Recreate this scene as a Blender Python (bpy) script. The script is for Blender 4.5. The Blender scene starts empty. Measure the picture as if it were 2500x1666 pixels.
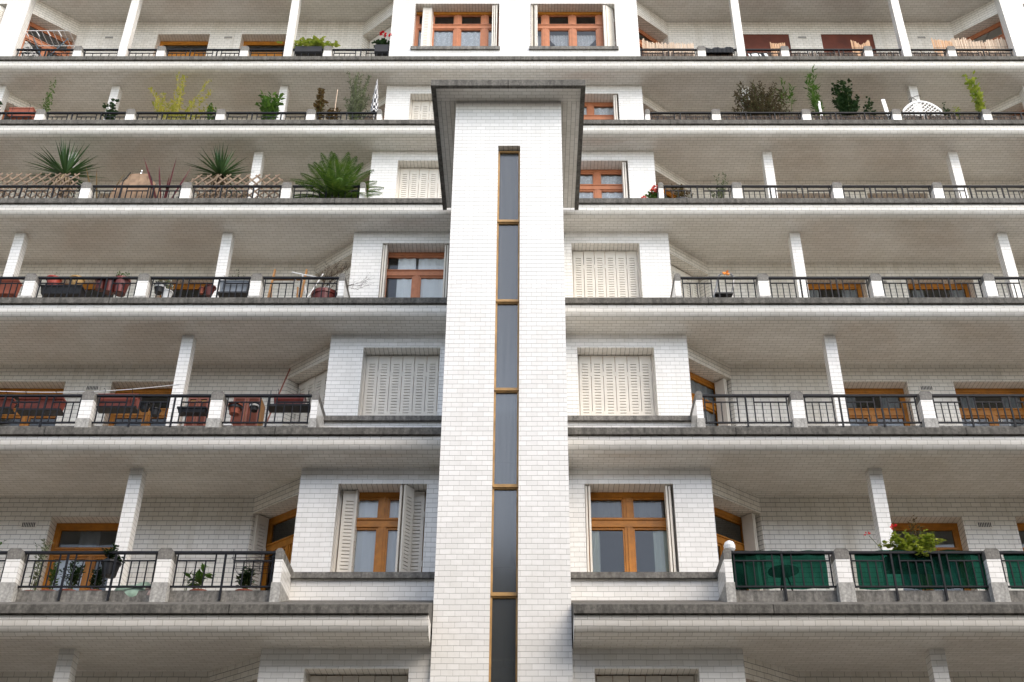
import bpy, math, random
from mathutils import Vector, Matrix
R = math.radians
C = bpy.context.scene.collection
sc = bpy.context.scene

# ------------------------------------------------------------ camera, sky, sun, exposure
G = 1.6                                   # eye height above the street
CAMX = 0.334                              # photographer stands a little right of the stair tower's axis
cam = bpy.data.cameras.new('camera'); co = bpy.data.objects.new('camera', cam); C.objects.link(co)
co.location = (CAMX, 0, G); co.rotation_euler = (math.pi/2 + 0.5681, 0, 0)
cam.sensor_width = 36; cam.lens = 2848.27/2500*36; cam.shift_x = -39.85/2500
cam.clip_start = 0.1; cam.clip_end = 500
sc.camera = co
w = bpy.data.worlds.new('World'); sc.world = w; w.use_nodes = True
nt = w.node_tree; bg = nt.nodes['Background']
sky = nt.nodes.new('ShaderNodeTexSky'); sky.sky_type = 'NISHITA'; sky.sun_disc = False
SUN_EL, SUN_AZ = 46, 136                  # azimuth: compass angle the light comes from (180 = straight behind the camera)
sky.sun_elevation = R(SUN_EL); sky.sun_rotation = R(SUN_AZ); sky.air_density = 1.0; sky.dust_density = 1.2; sky.ozone_density = 1.0
hs = nt.nodes.new('ShaderNodeHueSaturation'); hs.inputs['Saturation'].default_value = 0.52
nt.links.new(sky.outputs[0], hs.inputs['Color']); nt.links.new(hs.outputs[0], bg.inputs['Color'])
bg.inputs['Strength'].default_value = 0.15
sl = bpy.data.lights.new('sun', 'SUN'); so = bpy.data.objects.new('sun', sl); C.objects.link(so)
sl.energy = .9; sl.angle = R(50); sl.color = (1, .83, .6)
a, e = R(SUN_AZ), R(SUN_EL)
so.rotation_euler = Vector((math.sin(a)*math.cos(e), math.cos(a)*math.cos(e), math.sin(e))).to_track_quat('Z', 'Y').to_euler()
so.location = (4, -10, 30)
vs = sc.view_settings; vs.view_transform = 'Standard'; vs.look = 'None'; vs.gamma = 1; vs.use_curve_mapping = False
vs.exposure = 1.4

# ------------------------------------------------------------ materials
def newmat(name):
    m = bpy.data.materials.new(name); m.use_nodes = True
    return m, m.node_tree.nodes, m.node_tree.links, m.node_tree.nodes['Principled BSDF']
def rgb(c): return (c[0], c[1], c[2], 1)
def plain(name, c, rough=.5, var=.15, scale=6, metal=0, spec=.4, bump=0, coord='Object'):
    m, n, l, b = newmat(name)
    b.inputs['Roughness'].default_value = rough; b.inputs['Metallic'].default_value = metal
    b.inputs['Specular IOR Level'].default_value = spec
    tc = n.new('ShaderNodeTexCoord'); nz = n.new('ShaderNodeTexNoise'); nz.inputs['Scale'].default_value = scale; nz.inputs['Detail'].default_value = 5
    l.new(tc.outputs[coord], nz.inputs['Vector'])
    cr = n.new('ShaderNodeValToRGB'); cr.color_ramp.elements[0].position = .3; cr.color_ramp.elements[1].position = .7
    cr.color_ramp.elements[0].color = rgb([x*(1-var) for x in c]); cr.color_ramp.elements[1].color = rgb([min(1, x*(1+var)) for x in c])
    l.new(nz.outputs['Fac'], cr.inputs['Fac']); l.new(cr.outputs['Color'], b.inputs['Base Color'])
    if bump:
        bp = n.new('ShaderNodeBump'); bp.inputs['Strength'].default_value = bump; bp.inputs['Distance'].default_value = .01
        l.new(nz.outputs['Fac'], bp.inputs['Height']); l.new(bp.outputs['Normal'], b.inputs['Normal'])
    return m
def tile_mat(name, c1, c2, mort, stain=.12, hline=.8, streak=.06):
    m, n, l, b = newmat(name)
    uv = n.new('ShaderNodeUVMap'); uv.uv_map = 'UVMap'
    wob = n.new('ShaderNodeTexNoise'); wob.inputs['Scale'].default_value = 3.1; wob.inputs['Detail'].default_value = 2
    l.new(uv.outputs[0], wob.inputs['Vector'])
    mx = n.new('ShaderNodeMixRGB'); mx.blend_type = 'LINEAR_LIGHT'; mx.inputs['Fac'].default_value = .006
    l.new(uv.outputs[0], mx.inputs['Color1']); l.new(wob.outputs['Color'], mx.inputs['Color2'])
    br = n.new('ShaderNodeTexBrick'); br.offset = .5; br.squash = 1
    for k, v in (('Scale', 1), ('Mortar Size', .003), ('Mortar Smooth', .15), ('Bias', 0), ('Brick Width', .152), ('Row Height', .0765)): br.inputs[k].default_value = v
    br.inputs['Color1'].default_value = rgb(c1); br.inputs['Color2'].default_value = rgb(c2); br.inputs['Mortar'].default_value = rgb(mort)
    l.new(mx.outputs[0], br.inputs['Vector'])
    # large soft dirt and small joint-to-joint unevenness
    tc = n.new('ShaderNodeTexCoord'); nz = n.new('ShaderNodeTexNoise'); nz.inputs['Scale'].default_value = .8; nz.inputs['Detail'].default_value = 7; nz.inputs['Roughness'].default_value = .62
    mpp = n.new('ShaderNodeMapping'); mpp.inputs['Scale'].default_value = (.45, 1.3, 1.6); l.new(tc.outputs['Object'], mpp.inputs['Vector']); l.new(mpp.outputs[0], nz.inputs['Vector'])
    cr = n.new('ShaderNodeValToRGB'); cr.color_ramp.elements[0].position = .3; cr.color_ramp.elements[1].position = .62
    cr.color_ramp.elements[0].color = (1-stain*1.0, 1-stain*1.08, 1-stain*1.25, 1); cr.color_ramp.elements[1].color = (1, 1, 1, 1)
    l.new(nz.outputs['Fac'], cr.inputs['Fac'])
    mu = n.new('ShaderNodeMixRGB'); mu.blend_type = 'MULTIPLY'; mu.inputs['Fac'].default_value = 1
    sx = n.new('ShaderNodeSeparateXYZ'); l.new(mx.outputs[0], sx.inputs[0])      # bed joints are wider and dirtier than the butt joints
    fr = n.new('ShaderNodeMath'); fr.operation = 'PINGPONG'; fr.inputs[1].default_value = .0765/2; l.new(sx.outputs['Y'], fr.inputs[0])
    hl = n.new('ShaderNodeMapRange'); hl.inputs['From Min'].default_value = .0022; hl.inputs['From Max'].default_value = .0052; hl.inputs['To Min'].default_value = hline; hl.inputs['To Max'].default_value = 1
    l.new(fr.outputs[0], hl.inputs['Value'])
    m0 = n.new('ShaderNodeMixRGB'); m0.blend_type = 'MULTIPLY'; m0.inputs['Fac'].default_value = 1
    l.new(br.outputs['Color'], m0.inputs['Color1']); l.new(hl.outputs[0], m0.inputs['Color2'])
    l.new(m0.outputs[0], mu.inputs['Color1']); l.new(cr.outputs['Color'], mu.inputs['Color2'])
    st = n.new('ShaderNodeMapping'); st.inputs['Scale'].default_value = (7, 7, .3); l.new(tc.outputs['Object'], st.inputs['Vector'])   # faint rain streaks
    sn = n.new('ShaderNodeTexNoise'); sn.inputs['Scale'].default_value = 1; sn.inputs['Detail'].default_value = 5; l.new(st.outputs[0], sn.inputs['Vector'])
    sr = n.new('ShaderNodeValToRGB'); sr.color_ramp.elements[0].position = .34; sr.color_ramp.elements[1].position = .5; sr.color_ramp.elements[0].color = (1-streak, 1-streak*1.1, 1-streak*1.35, 1); sr.color_ramp.elements[1].color = (1, 1, 1, 1)
    l.new(sn.outputs['Fac'], sr.inputs['Fac'])
    m3 = n.new('ShaderNodeMixRGB'); m3.blend_type = 'MULTIPLY'; m3.inputs['Fac'].default_value = 1; l.new(mu.outputs[0], m3.inputs['Color1']); l.new(sr.outputs[0], m3.inputs['Color2'])
    l.new(m3.outputs[0], b.inputs['Base Color'])
    mr = n.new('ShaderNodeMapRange'); mr.inputs['To Min'].default_value = .2; mr.inputs['To Max'].default_value = .8
    l.new(br.outputs['Fac'], mr.inputs['Value']); l.new(mr.outputs[0], b.inputs['Roughness'])
    # each tile slightly out of plane + recessed joints
    bp = n.new('ShaderNodeBump'); bp.invert = True; bp.inputs['Strength'].default_value = .45; bp.inputs['Distance'].default_value = .003
    l.new(br.outputs['Fac'], bp.inputs['Height'])
    n2 = n.new('ShaderNodeTexNoise'); n2.inputs['Scale'].default_value = 9; n2.inputs['Detail'].default_value = 2
    l.new(uv.outputs[0], n2.inputs['Vector'])
    bp2 = n.new('ShaderNodeBump'); bp2.inputs['Strength'].default_value = .25; bp2.inputs['Distance'].default_value = .01
    l.new(n2.outputs['Fac'], bp2.inputs['Height']); l.new(bp.outputs['Normal'], bp2.inputs['Normal'])
    l.new(bp2.outputs['Normal'], b.inputs['Normal'])
    b.inputs['Specular IOR Level'].default_value = .5
    return m
def concrete(name, c, dark=.5, joint=0):
    m, n, l, b = newmat(name); b.inputs['Roughness'].default_value = .85; b.inputs['Specular IOR Level'].default_value = .25
    tc = n.new('ShaderNodeTexCoord')
    mp = n.new('ShaderNodeMapping'); mp.inputs['Scale'].default_value = (5, 5, 1.1)        # rain streaks run down
    l.new(tc.outputs['Object'], mp.inputs['Vector'])
    n1 = n.new('ShaderNodeTexNoise'); n1.inputs['Scale'].default_value = 2.2; n1.inputs['Detail'].default_value = 8; n1.inputs['Roughness'].default_value = .7
    l.new(mp.outputs[0], n1.inputs['Vector'])
    n2 = n.new('ShaderNodeTexNoise'); n2.inputs['Scale'].default_value = 28; n2.inputs['Detail'].default_value = 6
    l.new(tc.outputs['Object'], n2.inputs['Vector'])
    cr = n.new('ShaderNodeValToRGB'); cr.color_ramp.elements[0].position = .34; cr.color_ramp.elements[1].position = .66
    cr.color_ramp.elements[0].color = rgb([x*dark for x in c]); cr.color_ramp.elements[1].color = rgb([x*1.25 for x in c])
    l.new(n1.outputs['Fac'], cr.inputs['Fac'])
    cr2 = n.new('ShaderNodeValToRGB'); cr2.color_ramp.elements[0].position = .38; cr2.color_ramp.elements[1].position = .7
    cr2.color_ramp.elements[0].color = (.72, .72, .72, 1); cr2.color_ramp.elements[1].color = (1.15, 1.15, 1.13, 1)
    l.new(n2.outputs['Fac'], cr2.inputs['Fac'])
    mu = n.new('ShaderNodeMixRGB'); mu.blend_type = 'MULTIPLY'; mu.inputs['Fac'].default_value = 1
    l.new(cr.outputs[0], mu.inputs['Color1']); l.new(cr2.outputs[0], mu.inputs['Color2']); l.new(mu.outputs[0], b.inputs['Base Color'])
    if joint:
        sx = n.new('ShaderNodeSeparateXYZ'); l.new(tc.outputs['Object'], sx.inputs[0]); pg = n.new('ShaderNodeMath'); pg.operation = 'PINGPONG'; pg.inputs[1].default_value = joint/2; l.new(sx.outputs['X'], pg.inputs[0])
        jr = n.new('ShaderNodeMapRange'); jr.inputs['From Min'].default_value = .006; jr.inputs['From Max'].default_value = .011; jr.inputs['To Min'].default_value = .35; l.new(pg.outputs[0], jr.inputs['Value'])
        mj = n.new('ShaderNodeMixRGB'); mj.blend_type = 'MULTIPLY'; mj.inputs['Fac'].default_value = 1; l.new(mu.outputs[0], mj.inputs['Color1']); l.new(jr.outputs[0], mj.inputs['Color2']); l.new(mj.outputs[0], b.inputs['Base Color'])
    bp = n.new('ShaderNodeBump'); bp.inputs['Strength'].default_value = .5; bp.inputs['Distance'].default_value = .006
    l.new(n2.outputs['Fac'], bp.inputs['Height']); l.new(bp.outputs['Normal'], b.inputs['Normal'])
    return m
def leaf_mat(name, c, c2, trans=.25):
    m, n, l, b = newmat(name)
    ge = n.new('ShaderNodeNewGeometry'); cr = n.new('ShaderNodeValToRGB')
    cr.color_ramp.elements[0].color = rgb(c); cr.color_ramp.elements[1].color = rgb(c2)
    l.new(ge.outputs['Random Per Island'], cr.inputs['Fac']); l.new(cr.outputs[0], b.inputs['Base Color'])
    b.inputs['Roughness'].default_value = .5; b.inputs['Specular IOR Level'].default_value = .35
    tr = n.new('ShaderNodeBsdfTranslucent'); l.new(cr.outputs[0], tr.inputs['Color'])
    mix = n.new('ShaderNodeMixShader'); mix.inputs['Fac'].default_value = trans
    l.new(b.outputs[0], mix.inputs[1]); l.new(tr.outputs[0], mix.inputs[2]); l.new(mix.outputs[0], n['Material Output'].inputs['Surface'])
    return m
def glass_mat(name, ior=1.6, tint=(.93, .95, .96)):
    m, n, l, b = newmat(name); n.remove(b)
    fr = n.new('ShaderNodeFresnel'); fr.inputs['IOR'].default_value = ior
    tr = n.new('ShaderNodeBsdfTransparent'); tr.inputs['Color'].default_value = rgb(tint)
    gl = n.new('ShaderNodeBsdfGlossy'); gl.inputs['Roughness'].default_value = .02; gl.inputs['Color'].default_value = (.93, .96, 1, 1)
    tc = n.new('ShaderNodeTexCoord'); nz = n.new('ShaderNodeTexNoise'); nz.inputs['Scale'].default_value = 1.6
    l.new(tc.outputs['Object'], nz.inputs['Vector'])
    bp = n.new('ShaderNodeBump'); bp.inputs['Strength'].default_value = .06; bp.inputs['Distance'].default_value = .05
    l.new(nz.outputs['Fac'], bp.inputs['Height']); l.new(bp.outputs['Normal'], gl.inputs['Normal'])
    mx = n.new('ShaderNodeMixShader'); l.new(fr.outputs[0], mx.inputs[0]); l.new(tr.outputs[0], mx.inputs[1]); l.new(gl.outputs[0], mx.inputs[2])
    l.new(mx.outputs[0], n['Material Output'].inputs['Surface'])
    return m
def curtain_mat(name, c, pattern=None):
    m, n, l, b = newmat(name); b.inputs['Roughness'].default_value = .9; b.inputs['Specular IOR Level'].default_value = .1
    b.inputs['Base Color'].default_value = rgb(c)
    if pattern == 'lace':
        tc = n.new('ShaderNodeTexCoord'); vo = n.new('ShaderNodeTexVoronoi'); vo.inputs['Scale'].default_value = 22
        l.new(tc.outputs['Object'], vo.inputs['Vector'])
        cr = n.new('ShaderNodeValToRGB'); cr.color_ramp.elements[0].position = .2; cr.color_ramp.elements[1].position = .45
        cr.color_ramp.elements[0].color = rgb(c); cr.color_ramp.elements[1].color = rgb([x*.72 for x in c])
        l.new(vo.outputs['Distance'], cr.inputs['Fac']); l.new(cr.outputs[0], b.inputs['Base Color'])
    tr = n.new('ShaderNodeBsdfTranslucent'); tr.inputs['Color'].default_value = rgb(c)
    mix = n.new('ShaderNodeMixShader'); mix.inputs['Fac'].default_value = .1
    l.new(b.outputs[0], mix.inputs[1]); l.new(tr.outputs[0], mix.inputs[2]); l.new(mix.outputs[0], n['Material Output'].inputs['Surface'])
    return m
M = {}
M['tile'] = tile_mat('white_glazed_tile', (.865, .85, .825), (.785, .77, .74), (.56, .545, .515), .06, .62, .035)
M['soffit'] = tile_mat('aged_shaded_soffit_tile', (.85, .82, .77), (.775, .745, .69), (.46, .425, .37), .15, .6, .03)  # aged tile; its browner tone also holds some painted underside shade
M['loggia'] = tile_mat('cream_loggia_tile', (.86, .82, .75), (.78, .74, .67), (.36, .33, .28), .1, .42, .08)
M['coping'] = concrete('dark_weathered_concrete', (.145, .137, .124), .5, 3.37)
M['conc'] = concrete('grey_weathered_concrete', (.215, .205, .19), .5)
M['base'] = concrete('pale_render', (.42, .41, .39), .72)
M['amber'] = plain('amber_varnished_wood', (.43, .165, .016), .4, .18, 9)
M['skywood'] = plain('sky_tinted_wood', (.46, .175, .08), .45, .12, 9)  # orange wood of the upper windows with sky reflection painted into its colour
M['ochre'] = plain('ochre_painted_wood', (.4, .235, .085), .45, .25, 7)
M['cream'] = plain('cream_shutter_paint', (.74, .695, .62), .5, .06, 5)
M['iron'] = plain('black_painted_iron', (.012, .013, .017), .6, .3, 20, 0, .2)
M['glass'] = glass_mat('window_glass')
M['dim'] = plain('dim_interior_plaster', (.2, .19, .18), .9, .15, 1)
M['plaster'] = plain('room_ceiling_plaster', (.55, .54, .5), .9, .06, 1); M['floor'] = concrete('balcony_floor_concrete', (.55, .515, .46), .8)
M['curtain'] = curtain_mat('white_curtain', (.92, .92, .9)); M['lace'] = curtain_mat('lace_curtain', (.92, .92, .92), 'lace')
M['greencurtain'] = curtain_mat('pale_green_curtain', (.8, .84, .72)); M['greycurtain'] = curtain_mat('grey_net_curtain', (.35, .35, .34))
M['frost'] = plain('frosted_glass', (.105, .115, .12), .3, .3, 2.2, 0, .5)
M['blind'] = plain('red_brown_roller_blind', (.13, .028, .012), .7, .25, 3)
M['terra'] = plain('terracotta', (.3, .085, .05), .75, .2, 8); M['redpot'] = plain('brick_red_plastic', (.2, .045, .03), .55, .15, 8)
M['dkred'] = plain('dark_red_glaze', (.14, .025, .018), .35, .2, 8); M['brightred'] = plain('bright_red_plastic', (.3, .035, .015), .45, .1, 8)
M['yellow'] = plain('straw_yellow_pot', (.34, .21, .075), .6, .15, 8); M['black'] = plain('black_plastic', (.012, .012, .014), .5, .2, 8)
M['white'] = plain('white_plastic', (.75, .75, .75), .45, .06, 8); M['greypot'] = plain('grey_plastic', (.2, .22, .25), .5, .15, 8)
M['soil'] = plain('potting_soil', (.03, .022, .015), .95, .3, 20)
M['wood'] = plain('weathered_wood', (.3, .2, .13), .8, .3, 9); M['trelliswood'] = plain('trellis_wood', (.23, .165, .115), .8, .35, 14)
M['honey'] = plain('honey_wood', (.33, .16, .05), .55, .25, 10); M['mahog'] = plain('red_brown_louvre', (.17, .05, .03), .5, .2, 10)
M['metal'] = plain('bare_metal', (.22, .225, .23), .4, .15, 10, .6)
M['net'] = plain('green_shade_cloth', (.008, .1, .065), .8, .3, 7)
M['reed'] = plain('pale_reed', (.6, .45, .31), .8, .25, 18); M['brownreed'] = plain('brown_bamboo_screen', (.15, .095, .065), .8, .45, 22)
M['cloth'] = plain('dark_cloth', (.012, .014, .018), .9, .3, 8); M['stem'] = plain('plant_stem', (.075, .05, .03), .8, .3, 20)
M['greenstem'] = plain('green_stem', (.09, .13, .03), .6, .2, 20)
M['deadleaf'] = leaf_mat('dead_leaf', (.2, .14, .08), (.4, .31, .2), .1)
M['leaf'] = leaf_mat('green_leaf', (.045, .115, .018), (.13, .24, .04)); M['dkleaf'] = leaf_mat('dark_leaf', (.012, .035, .01), (.04, .085, .025), .15)
M['lime'] = leaf_mat('lime_leaf', (.2, .29, .03), (.42, .45, .08), .3); M['gold'] = leaf_mat('gold_leaf', (.3, .33, .045), (.6, .53, .13), .3)
M['olive'] = leaf_mat('olive_leaf', (.13, .15, .09), (.3, .32, .22), .2); M['bronze'] = leaf_mat('bronze_leaf', (.08, .05, .018), (.2, .13, .045), .2)
M['heath'] = leaf_mat('heath_leaf', (.06, .045, .028), (.16, .125, .065), .15); M['yuccaleaf'] = leaf_mat('yucca_leaf', (.02, .06, .018), (.08, .15, .05), .15)
M['palmleaf'] = leaf_mat('palm_leaf', (.028, .085, .011), (.13, .22, .032), .22); M['cordy'] = leaf_mat('red_cordyline_leaf', (.06, .008, .012), (.15, .025, .03), .15)
M['redflower'] = leaf_mat('red_petal', (.55, .01, .02), (.75, .03, .04), .2); M['pink'] = leaf_mat('coral_petal', (.75, .1, .09), (.85, .25, .2), .2)
M['whiteflower'] = leaf_mat('white_petal', (.7, .7, .65), (.8, .8, .75), .2); M['palepink'] = plain('pale_pink_plastic', (.55, .4, .35), .6, .2, 9)
M['asphalt'] = plain('street_asphalt', (.06, .052, .042), .9, .25, 3); M['pave'] = plain('pavement_stone', (.13, .12, .1), .85, .2, 4)
M['orange'] = plain('orange_rag', (.8, .3, .05), .7, .15, 12); M['bag'] = plain('pale_green_bag', (.3, .42, .33), .5, .35, 9)
M['dkblue'] = plain('steel_blue_paint', (.1, .15, .2), .45, .15, 8)
def striped(name, c1, c2, sx):
    m, n, l, b = newmat(name); uv = n.new('ShaderNodeUVMap'); wv = n.new('ShaderNodeTexChecker'); wv.inputs['Scale'].default_value = sx
    wv.inputs['Color1'].default_value = rgb(c1); wv.inputs['Color2'].default_value = rgb(c2); b.inputs['Roughness'].default_value = .8
    l.new(uv.outputs[0], wv.inputs['Vector']); l.new(wv.outputs[0], b.inputs['Base Color']); return m
M['check'] = striped('checked_parasol_cloth', (.62, .62, .62), (.02, .02, .03), 10)

# ------------------------------------------------------------ mesh builder
class MB:
    def __init__(s): s.v = []; s.f = []; s.u = []
    def face(s, pts, uv=None):
        k = len(s.v); s.v += [Vector(p) for p in pts]; s.f.append(tuple(range(k, k+len(pts)))); s.u.append(uv); return s
    def box(s, x0, x1, y0, y1, z0, z1, skip=''):
        P = lambda x, y, z: (x, y, z)
        F = {'f': [P(x0,y0,z0),P(x1,y0,z0),P(x1,y0,z1),P(x0,y0,z1)], 'b': [P(x1,y1,z0),P(x0,y1,z0),P(x0,y1,z1),P(x1,y1,z1)],
             'l': [P(x0,y1,z0),P(x0,y0,z0),P(x0,y0,z1),P(x0,y1,z1)], 'r': [P(x1,y0,z0),P(x1,y1,z0),P(x1,y1,z1),P(x1,y0,z1)],
             't': [P(x0,y0,z1),P(x1,y0,z1),P(x1,y1,z1),P(x0,y1,z1)], 'd': [P(x0,y1,z0),P(x1,y1,z0),P(x1,y0,z0),P(x0,y0,z0)]}
        for k, q in F.items():
            if k not in skip: s.face(q)
        return s
    def bar(s, p, q, wx, wz=None, roll=0):     # square bar between two points
        p, q = Vector(p), Vector(q); d = (q-p).normalized(); wz = wz or wx
        a = d.cross(Vector((0, 0, 1)) if abs(d.z) < .95 else Vector((0, 1, 0))).normalized(); b = d.cross(a)
        c = [p+a*i*wx/2+b*j*wz/2 for i, j in ((-1,-1),(1,-1),(1,1),(-1,1))]; e = [x+(q-p) for x in c]
        for k in range(4): s.face([c[k], c[(k+1)%4], e[(k+1)%4], e[k]])
        s.face(c[::-1]); s.face(e); return s
    def tube(s, pts, r, n=6, r1=None):
        pts = [Vector(p) for p in pts]; rings = []; r1 = r if r1 is None else r1
        for k, p in enumerate(pts):
            d = (pts[min(k+1, len(pts)-1)]-pts[max(k-1, 0)]).normalized()
            a = d.cross(Vector((.13, .21, 1)) if abs(d.z) < .9 else Vector((0, 1, .1))).normalized(); b = d.cross(a)
            rr = r+(r1-r)*k/max(1, len(pts)-1)
            rings.append([p+(a*math.cos(t)+b*math.sin(t))*rr for t in [2*math.pi*i/n for i in range(n)]])
        base = len(s.v)
        for q in rings: s.v += q
        for k in range(len(pts)-1):
            for i in range(n):
                j = (i+1) % n; s.f.append((base+k*n+i, base+k*n+j, base+(k+1)*n+j, base+(k+1)*n+i)); s.u.append(None)
        return s
    def lathe(s, prof, n=20, c=(0, 0, 0), cap=True):
        base = len(s.v)
        for r, z in prof:
            for i in range(n):
                t = 2*math.pi*i/n; s.v.append(Vector((c[0]+r*math.cos(t), c[1]+r*math.sin(t), c[2]+z)))
        for k in range(len(prof)-1):
            for i in range(n):
                j = (i+1) % n; s.f.append((base+k*n+i, base+k*n+j, base+(k+1)*n+j, base+(k+1)*n+i)); s.u.append(None)
        if cap: s.f.append(tuple(base+i for i in range(n))[::-1]); s.u.append(None)
        return s
    def strip(s, pts, widths, side):           # a blade: ribbon along pts
        a = [Vector(p)-side*wd/2 for p, wd in zip(pts, widths)]; b = [Vector(p)+side*wd/2 for p, wd in zip(pts, widths)]
        k = len(s.v); n = len(pts)
        for i in range(n): s.v += [a[i], b[i]]
        for i in range(n-1): s.f.append((k+2*i, k+2*i+1, k+2*i+3, k+2*i+2)); s.u.append(None)
        return s
    def leaf(s, p, d, L, W, nrm):
        d = d.normalized(); sd = d.cross(nrm); sd = sd.normalized() if sd.length > 1e-4 else Vector((1, 0, 0)); up = sd.cross(d)
        p = Vector(p); k = len(s.v); q = p+d*L*.45
        s.v += [p, q+sd*W/2+up*W*.12, p+d*L, q-sd*W/2+up*W*.12]; s.f.append((k, k+1, k+2, k+3)); s.u.append(None); return s
    def xf(s, mat):
        s.v = [mat @ x for x in s.v]; return s
    def build(s, name, mat, parent=None, smooth=False, shift=None):
        me = bpy.data.meshes.new(name)
        vv = [x-shift for x in s.v] if shift is not None else s.v
        me.from_pydata([tuple(x) for x in vv], [], s.f)
        ul = me.uv_layers.new(name='UVMap'); li = 0; Z = Vector((0, 0, 1))
        for f, u in zip(s.f, s.u):
            pts = [s.v[i] for i in f]
            if u is None:
                nn = Vector()
                for i in range(len(pts)): nn += pts[i].cross(pts[(i+1) % len(pts)])
                nn = nn.normalized() if nn.length > 1e-12 else Z
                if abs(nn.z) > .8: u = [(p.x, p.y) for p in pts]
                else:
                    t = Z.cross(nn).normalized(); u = [(p.dot(t), p.z) for p in pts]
            for q in u: ul.data[li].uv = q; li += 1
        me.materials.append(mat)
        if smooth: me.polygons.foreach_set('use_smooth', [True]*len(me.polygons))
        o = bpy.data.objects.new(name, me); C.objects.link(o)
        if parent: o.parent = parent
        return o
def thing(name, label, cat, loc, rz=0, group=None):
    o = bpy.data.objects.new(name, None); C.objects.link(o); o.empty_display_size = .1
    o.location = loc; o.rotation_euler = (0, 0, rz); o['label'] = label; o['category'] = cat
    if group: o['group'] = group
    return o
def tag(o, label, cat, loc=None, rz=0, group=None):
    o['label'] = label; o['category'] = cat
    if loc is not None: o.location = loc
    if rz: o.rotation_euler = (0, 0, rz)
    if group: o['group'] = group
    return o
def struct(o): o['kind'] = 'structure'; return o
def dup(o, parent, loc=None, rot=None):        # a part and its sub-parts
    c = o.copy(); C.objects.link(c); c.parent = parent
    if loc is not None: c.location = loc
    if rot is not None: c.rotation_euler = rot
    for ch in list(o.children): dup(ch, c)
    return c

# ------------------------------------------------------------ measured geometry of the terraced front
Y0, DY, Z0, H = 13.9476, 1.13766, 4.91973, 3.09954     # ledge front edge of the lowest full terrace; step back and rise per storey
CV = .256                                              # soffit below the ledge
GAP0, GAP1 = 3.046, 12.154                             # a loggia spans between two window bays
PER = 15.2
COLX = ((5.408, 5.60), (9.43, 9.62)) 
def lev(i): return Y0+DY*i, Z0+H*i+G
def offs(i):                                           # post/rail plane, bay wall, loggia back wall, lift of the parapet
    return (.45, .45, 1.436, -.26) if i == 5 else (.805, 1.741, 2.726, 0.)
def soff(i): return H-CV                               # soffit over terrace i, from its own ledge
f_, th_ = 2848.27, .5681
def at(px, py, Y):                                     # street-level sight line to a vertical plane Y metres away
    t = math.tan(th_+math.atan((833-py)/f_)); dp = Y*(math.cos(th_)+t*math.sin(th_))
    return (px-1289.85)*dp/f_+CAMX, Y*t+G
random.seed(7)
ROOT = Vector((0, 14.46, 0))
bld = thing('apartment_building', 'white tiled terraced apartment block with stacked balconies and a narrow central stair tower', 'building', ROOT)
def B(mb, name, mat, parent=bld, smooth=False):        # building part given in world coordinates
    return mb.build(name, mat, parent, smooth, shift=ROOT)

def wall(mb, x0, x1, z0, z1, y, holes=(), rev=.3, soffit_mb=None):
    xs = sorted({x0, x1} | {h[0] for h in holes} | {h[1] for h in holes}); zs = sorted({z0, z1} | {h[2] for h in holes} | {h[3] for h in holes})
    for a, b in zip(xs, xs[1:]):
        for c, d in zip(zs, zs[1:]):
            if any(h[0] <= a and b <= h[1] and h[2] <= c and d <= h[3] for h in holes): continue
            mb.face([(a, y, c), (b, y, c), (b, y, d), (a, y, d)])
    for h in holes:
        a, b, c, d = h; y1 = y+rev
        mb.face([(a, y, c), (a, y1, c), (a, y1, d), (a, y, d)], [(0, c), (rev, c), (rev, d), (0, d)])
        mb.face([(b, y1, c), (b, y, c), (b, y, d), (b, y1, d)], [(0, c), (rev, c), (rev, d), (0, d)])
        mb.face([(a, y1, c), (a, y, c), (b, y, c), (b, y1, c)])
        hm = mb
        if soffit_mb is not None: hm = MB(); soffit_mb.append(hm)
        hm.face([(a, y, d), (b, y, d), (b, y1, d), (a, y1, d)][::-1], [(0, a), (0, b), (rev, b), (rev, a)][::-1])

# ---- street and pavement below
struct(MB().face([(-60, -30, 0), (60, -30, 0), (60, 60, 0), (-60, 60, 0)]).build('ground', M['asphalt']))
struct(MB().box(-40, 40, 9.5, 16, 0.004, .13).build('pavement', M['pave']))

# ---- house across the street: unseen, added to shade lower floors, mirrored in their windows
M['stone'] = plain('pale_street_stone', (.24, .212, .18), .85, .12, 1.5)
OB = Vector((0, -3.2, 0)); opp = thing('stone_house', 'pale stone house across the street, out of view, added to shade the lower floors and mirrored in their panes', 'building', OB)
holes = [(-26.5+k*2.9, -25.3+k*2.9, .9+3.3*j, 2.9+3.3*j) for k in range(19) for j in range(4)]
mb = MB(); wall(mb, -28, 28, 0, 14.5, 0, holes, .25); mb.box(-28, 28, .26, 18, 0, 14.5, 'ft'); mb.box(-28.2, 28.2, -.35, .3, 14.1, 14.6)
mb.build('wall', M['stone'], opp)
M['zinc'] = plain('pale_bounce_zinc_roof', (.74, .70, .63), .6, .1, 1)  # unseen roof, made pale and deep to bounce light onto the upper soffits
MB().box(-28, 28, .31, 18, 14.5, 14.58).build('roof', M['zinc'], opp)
opp.rotation_euler = (0, 0, math.pi)
for h in holes:
    MB().face([(h[0], .22, h[2]), (h[1], .22, h[2]), (h[1], .22, h[3]), (h[0], .22, h[3])]).build('window', M['dkblue'], opp)

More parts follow.
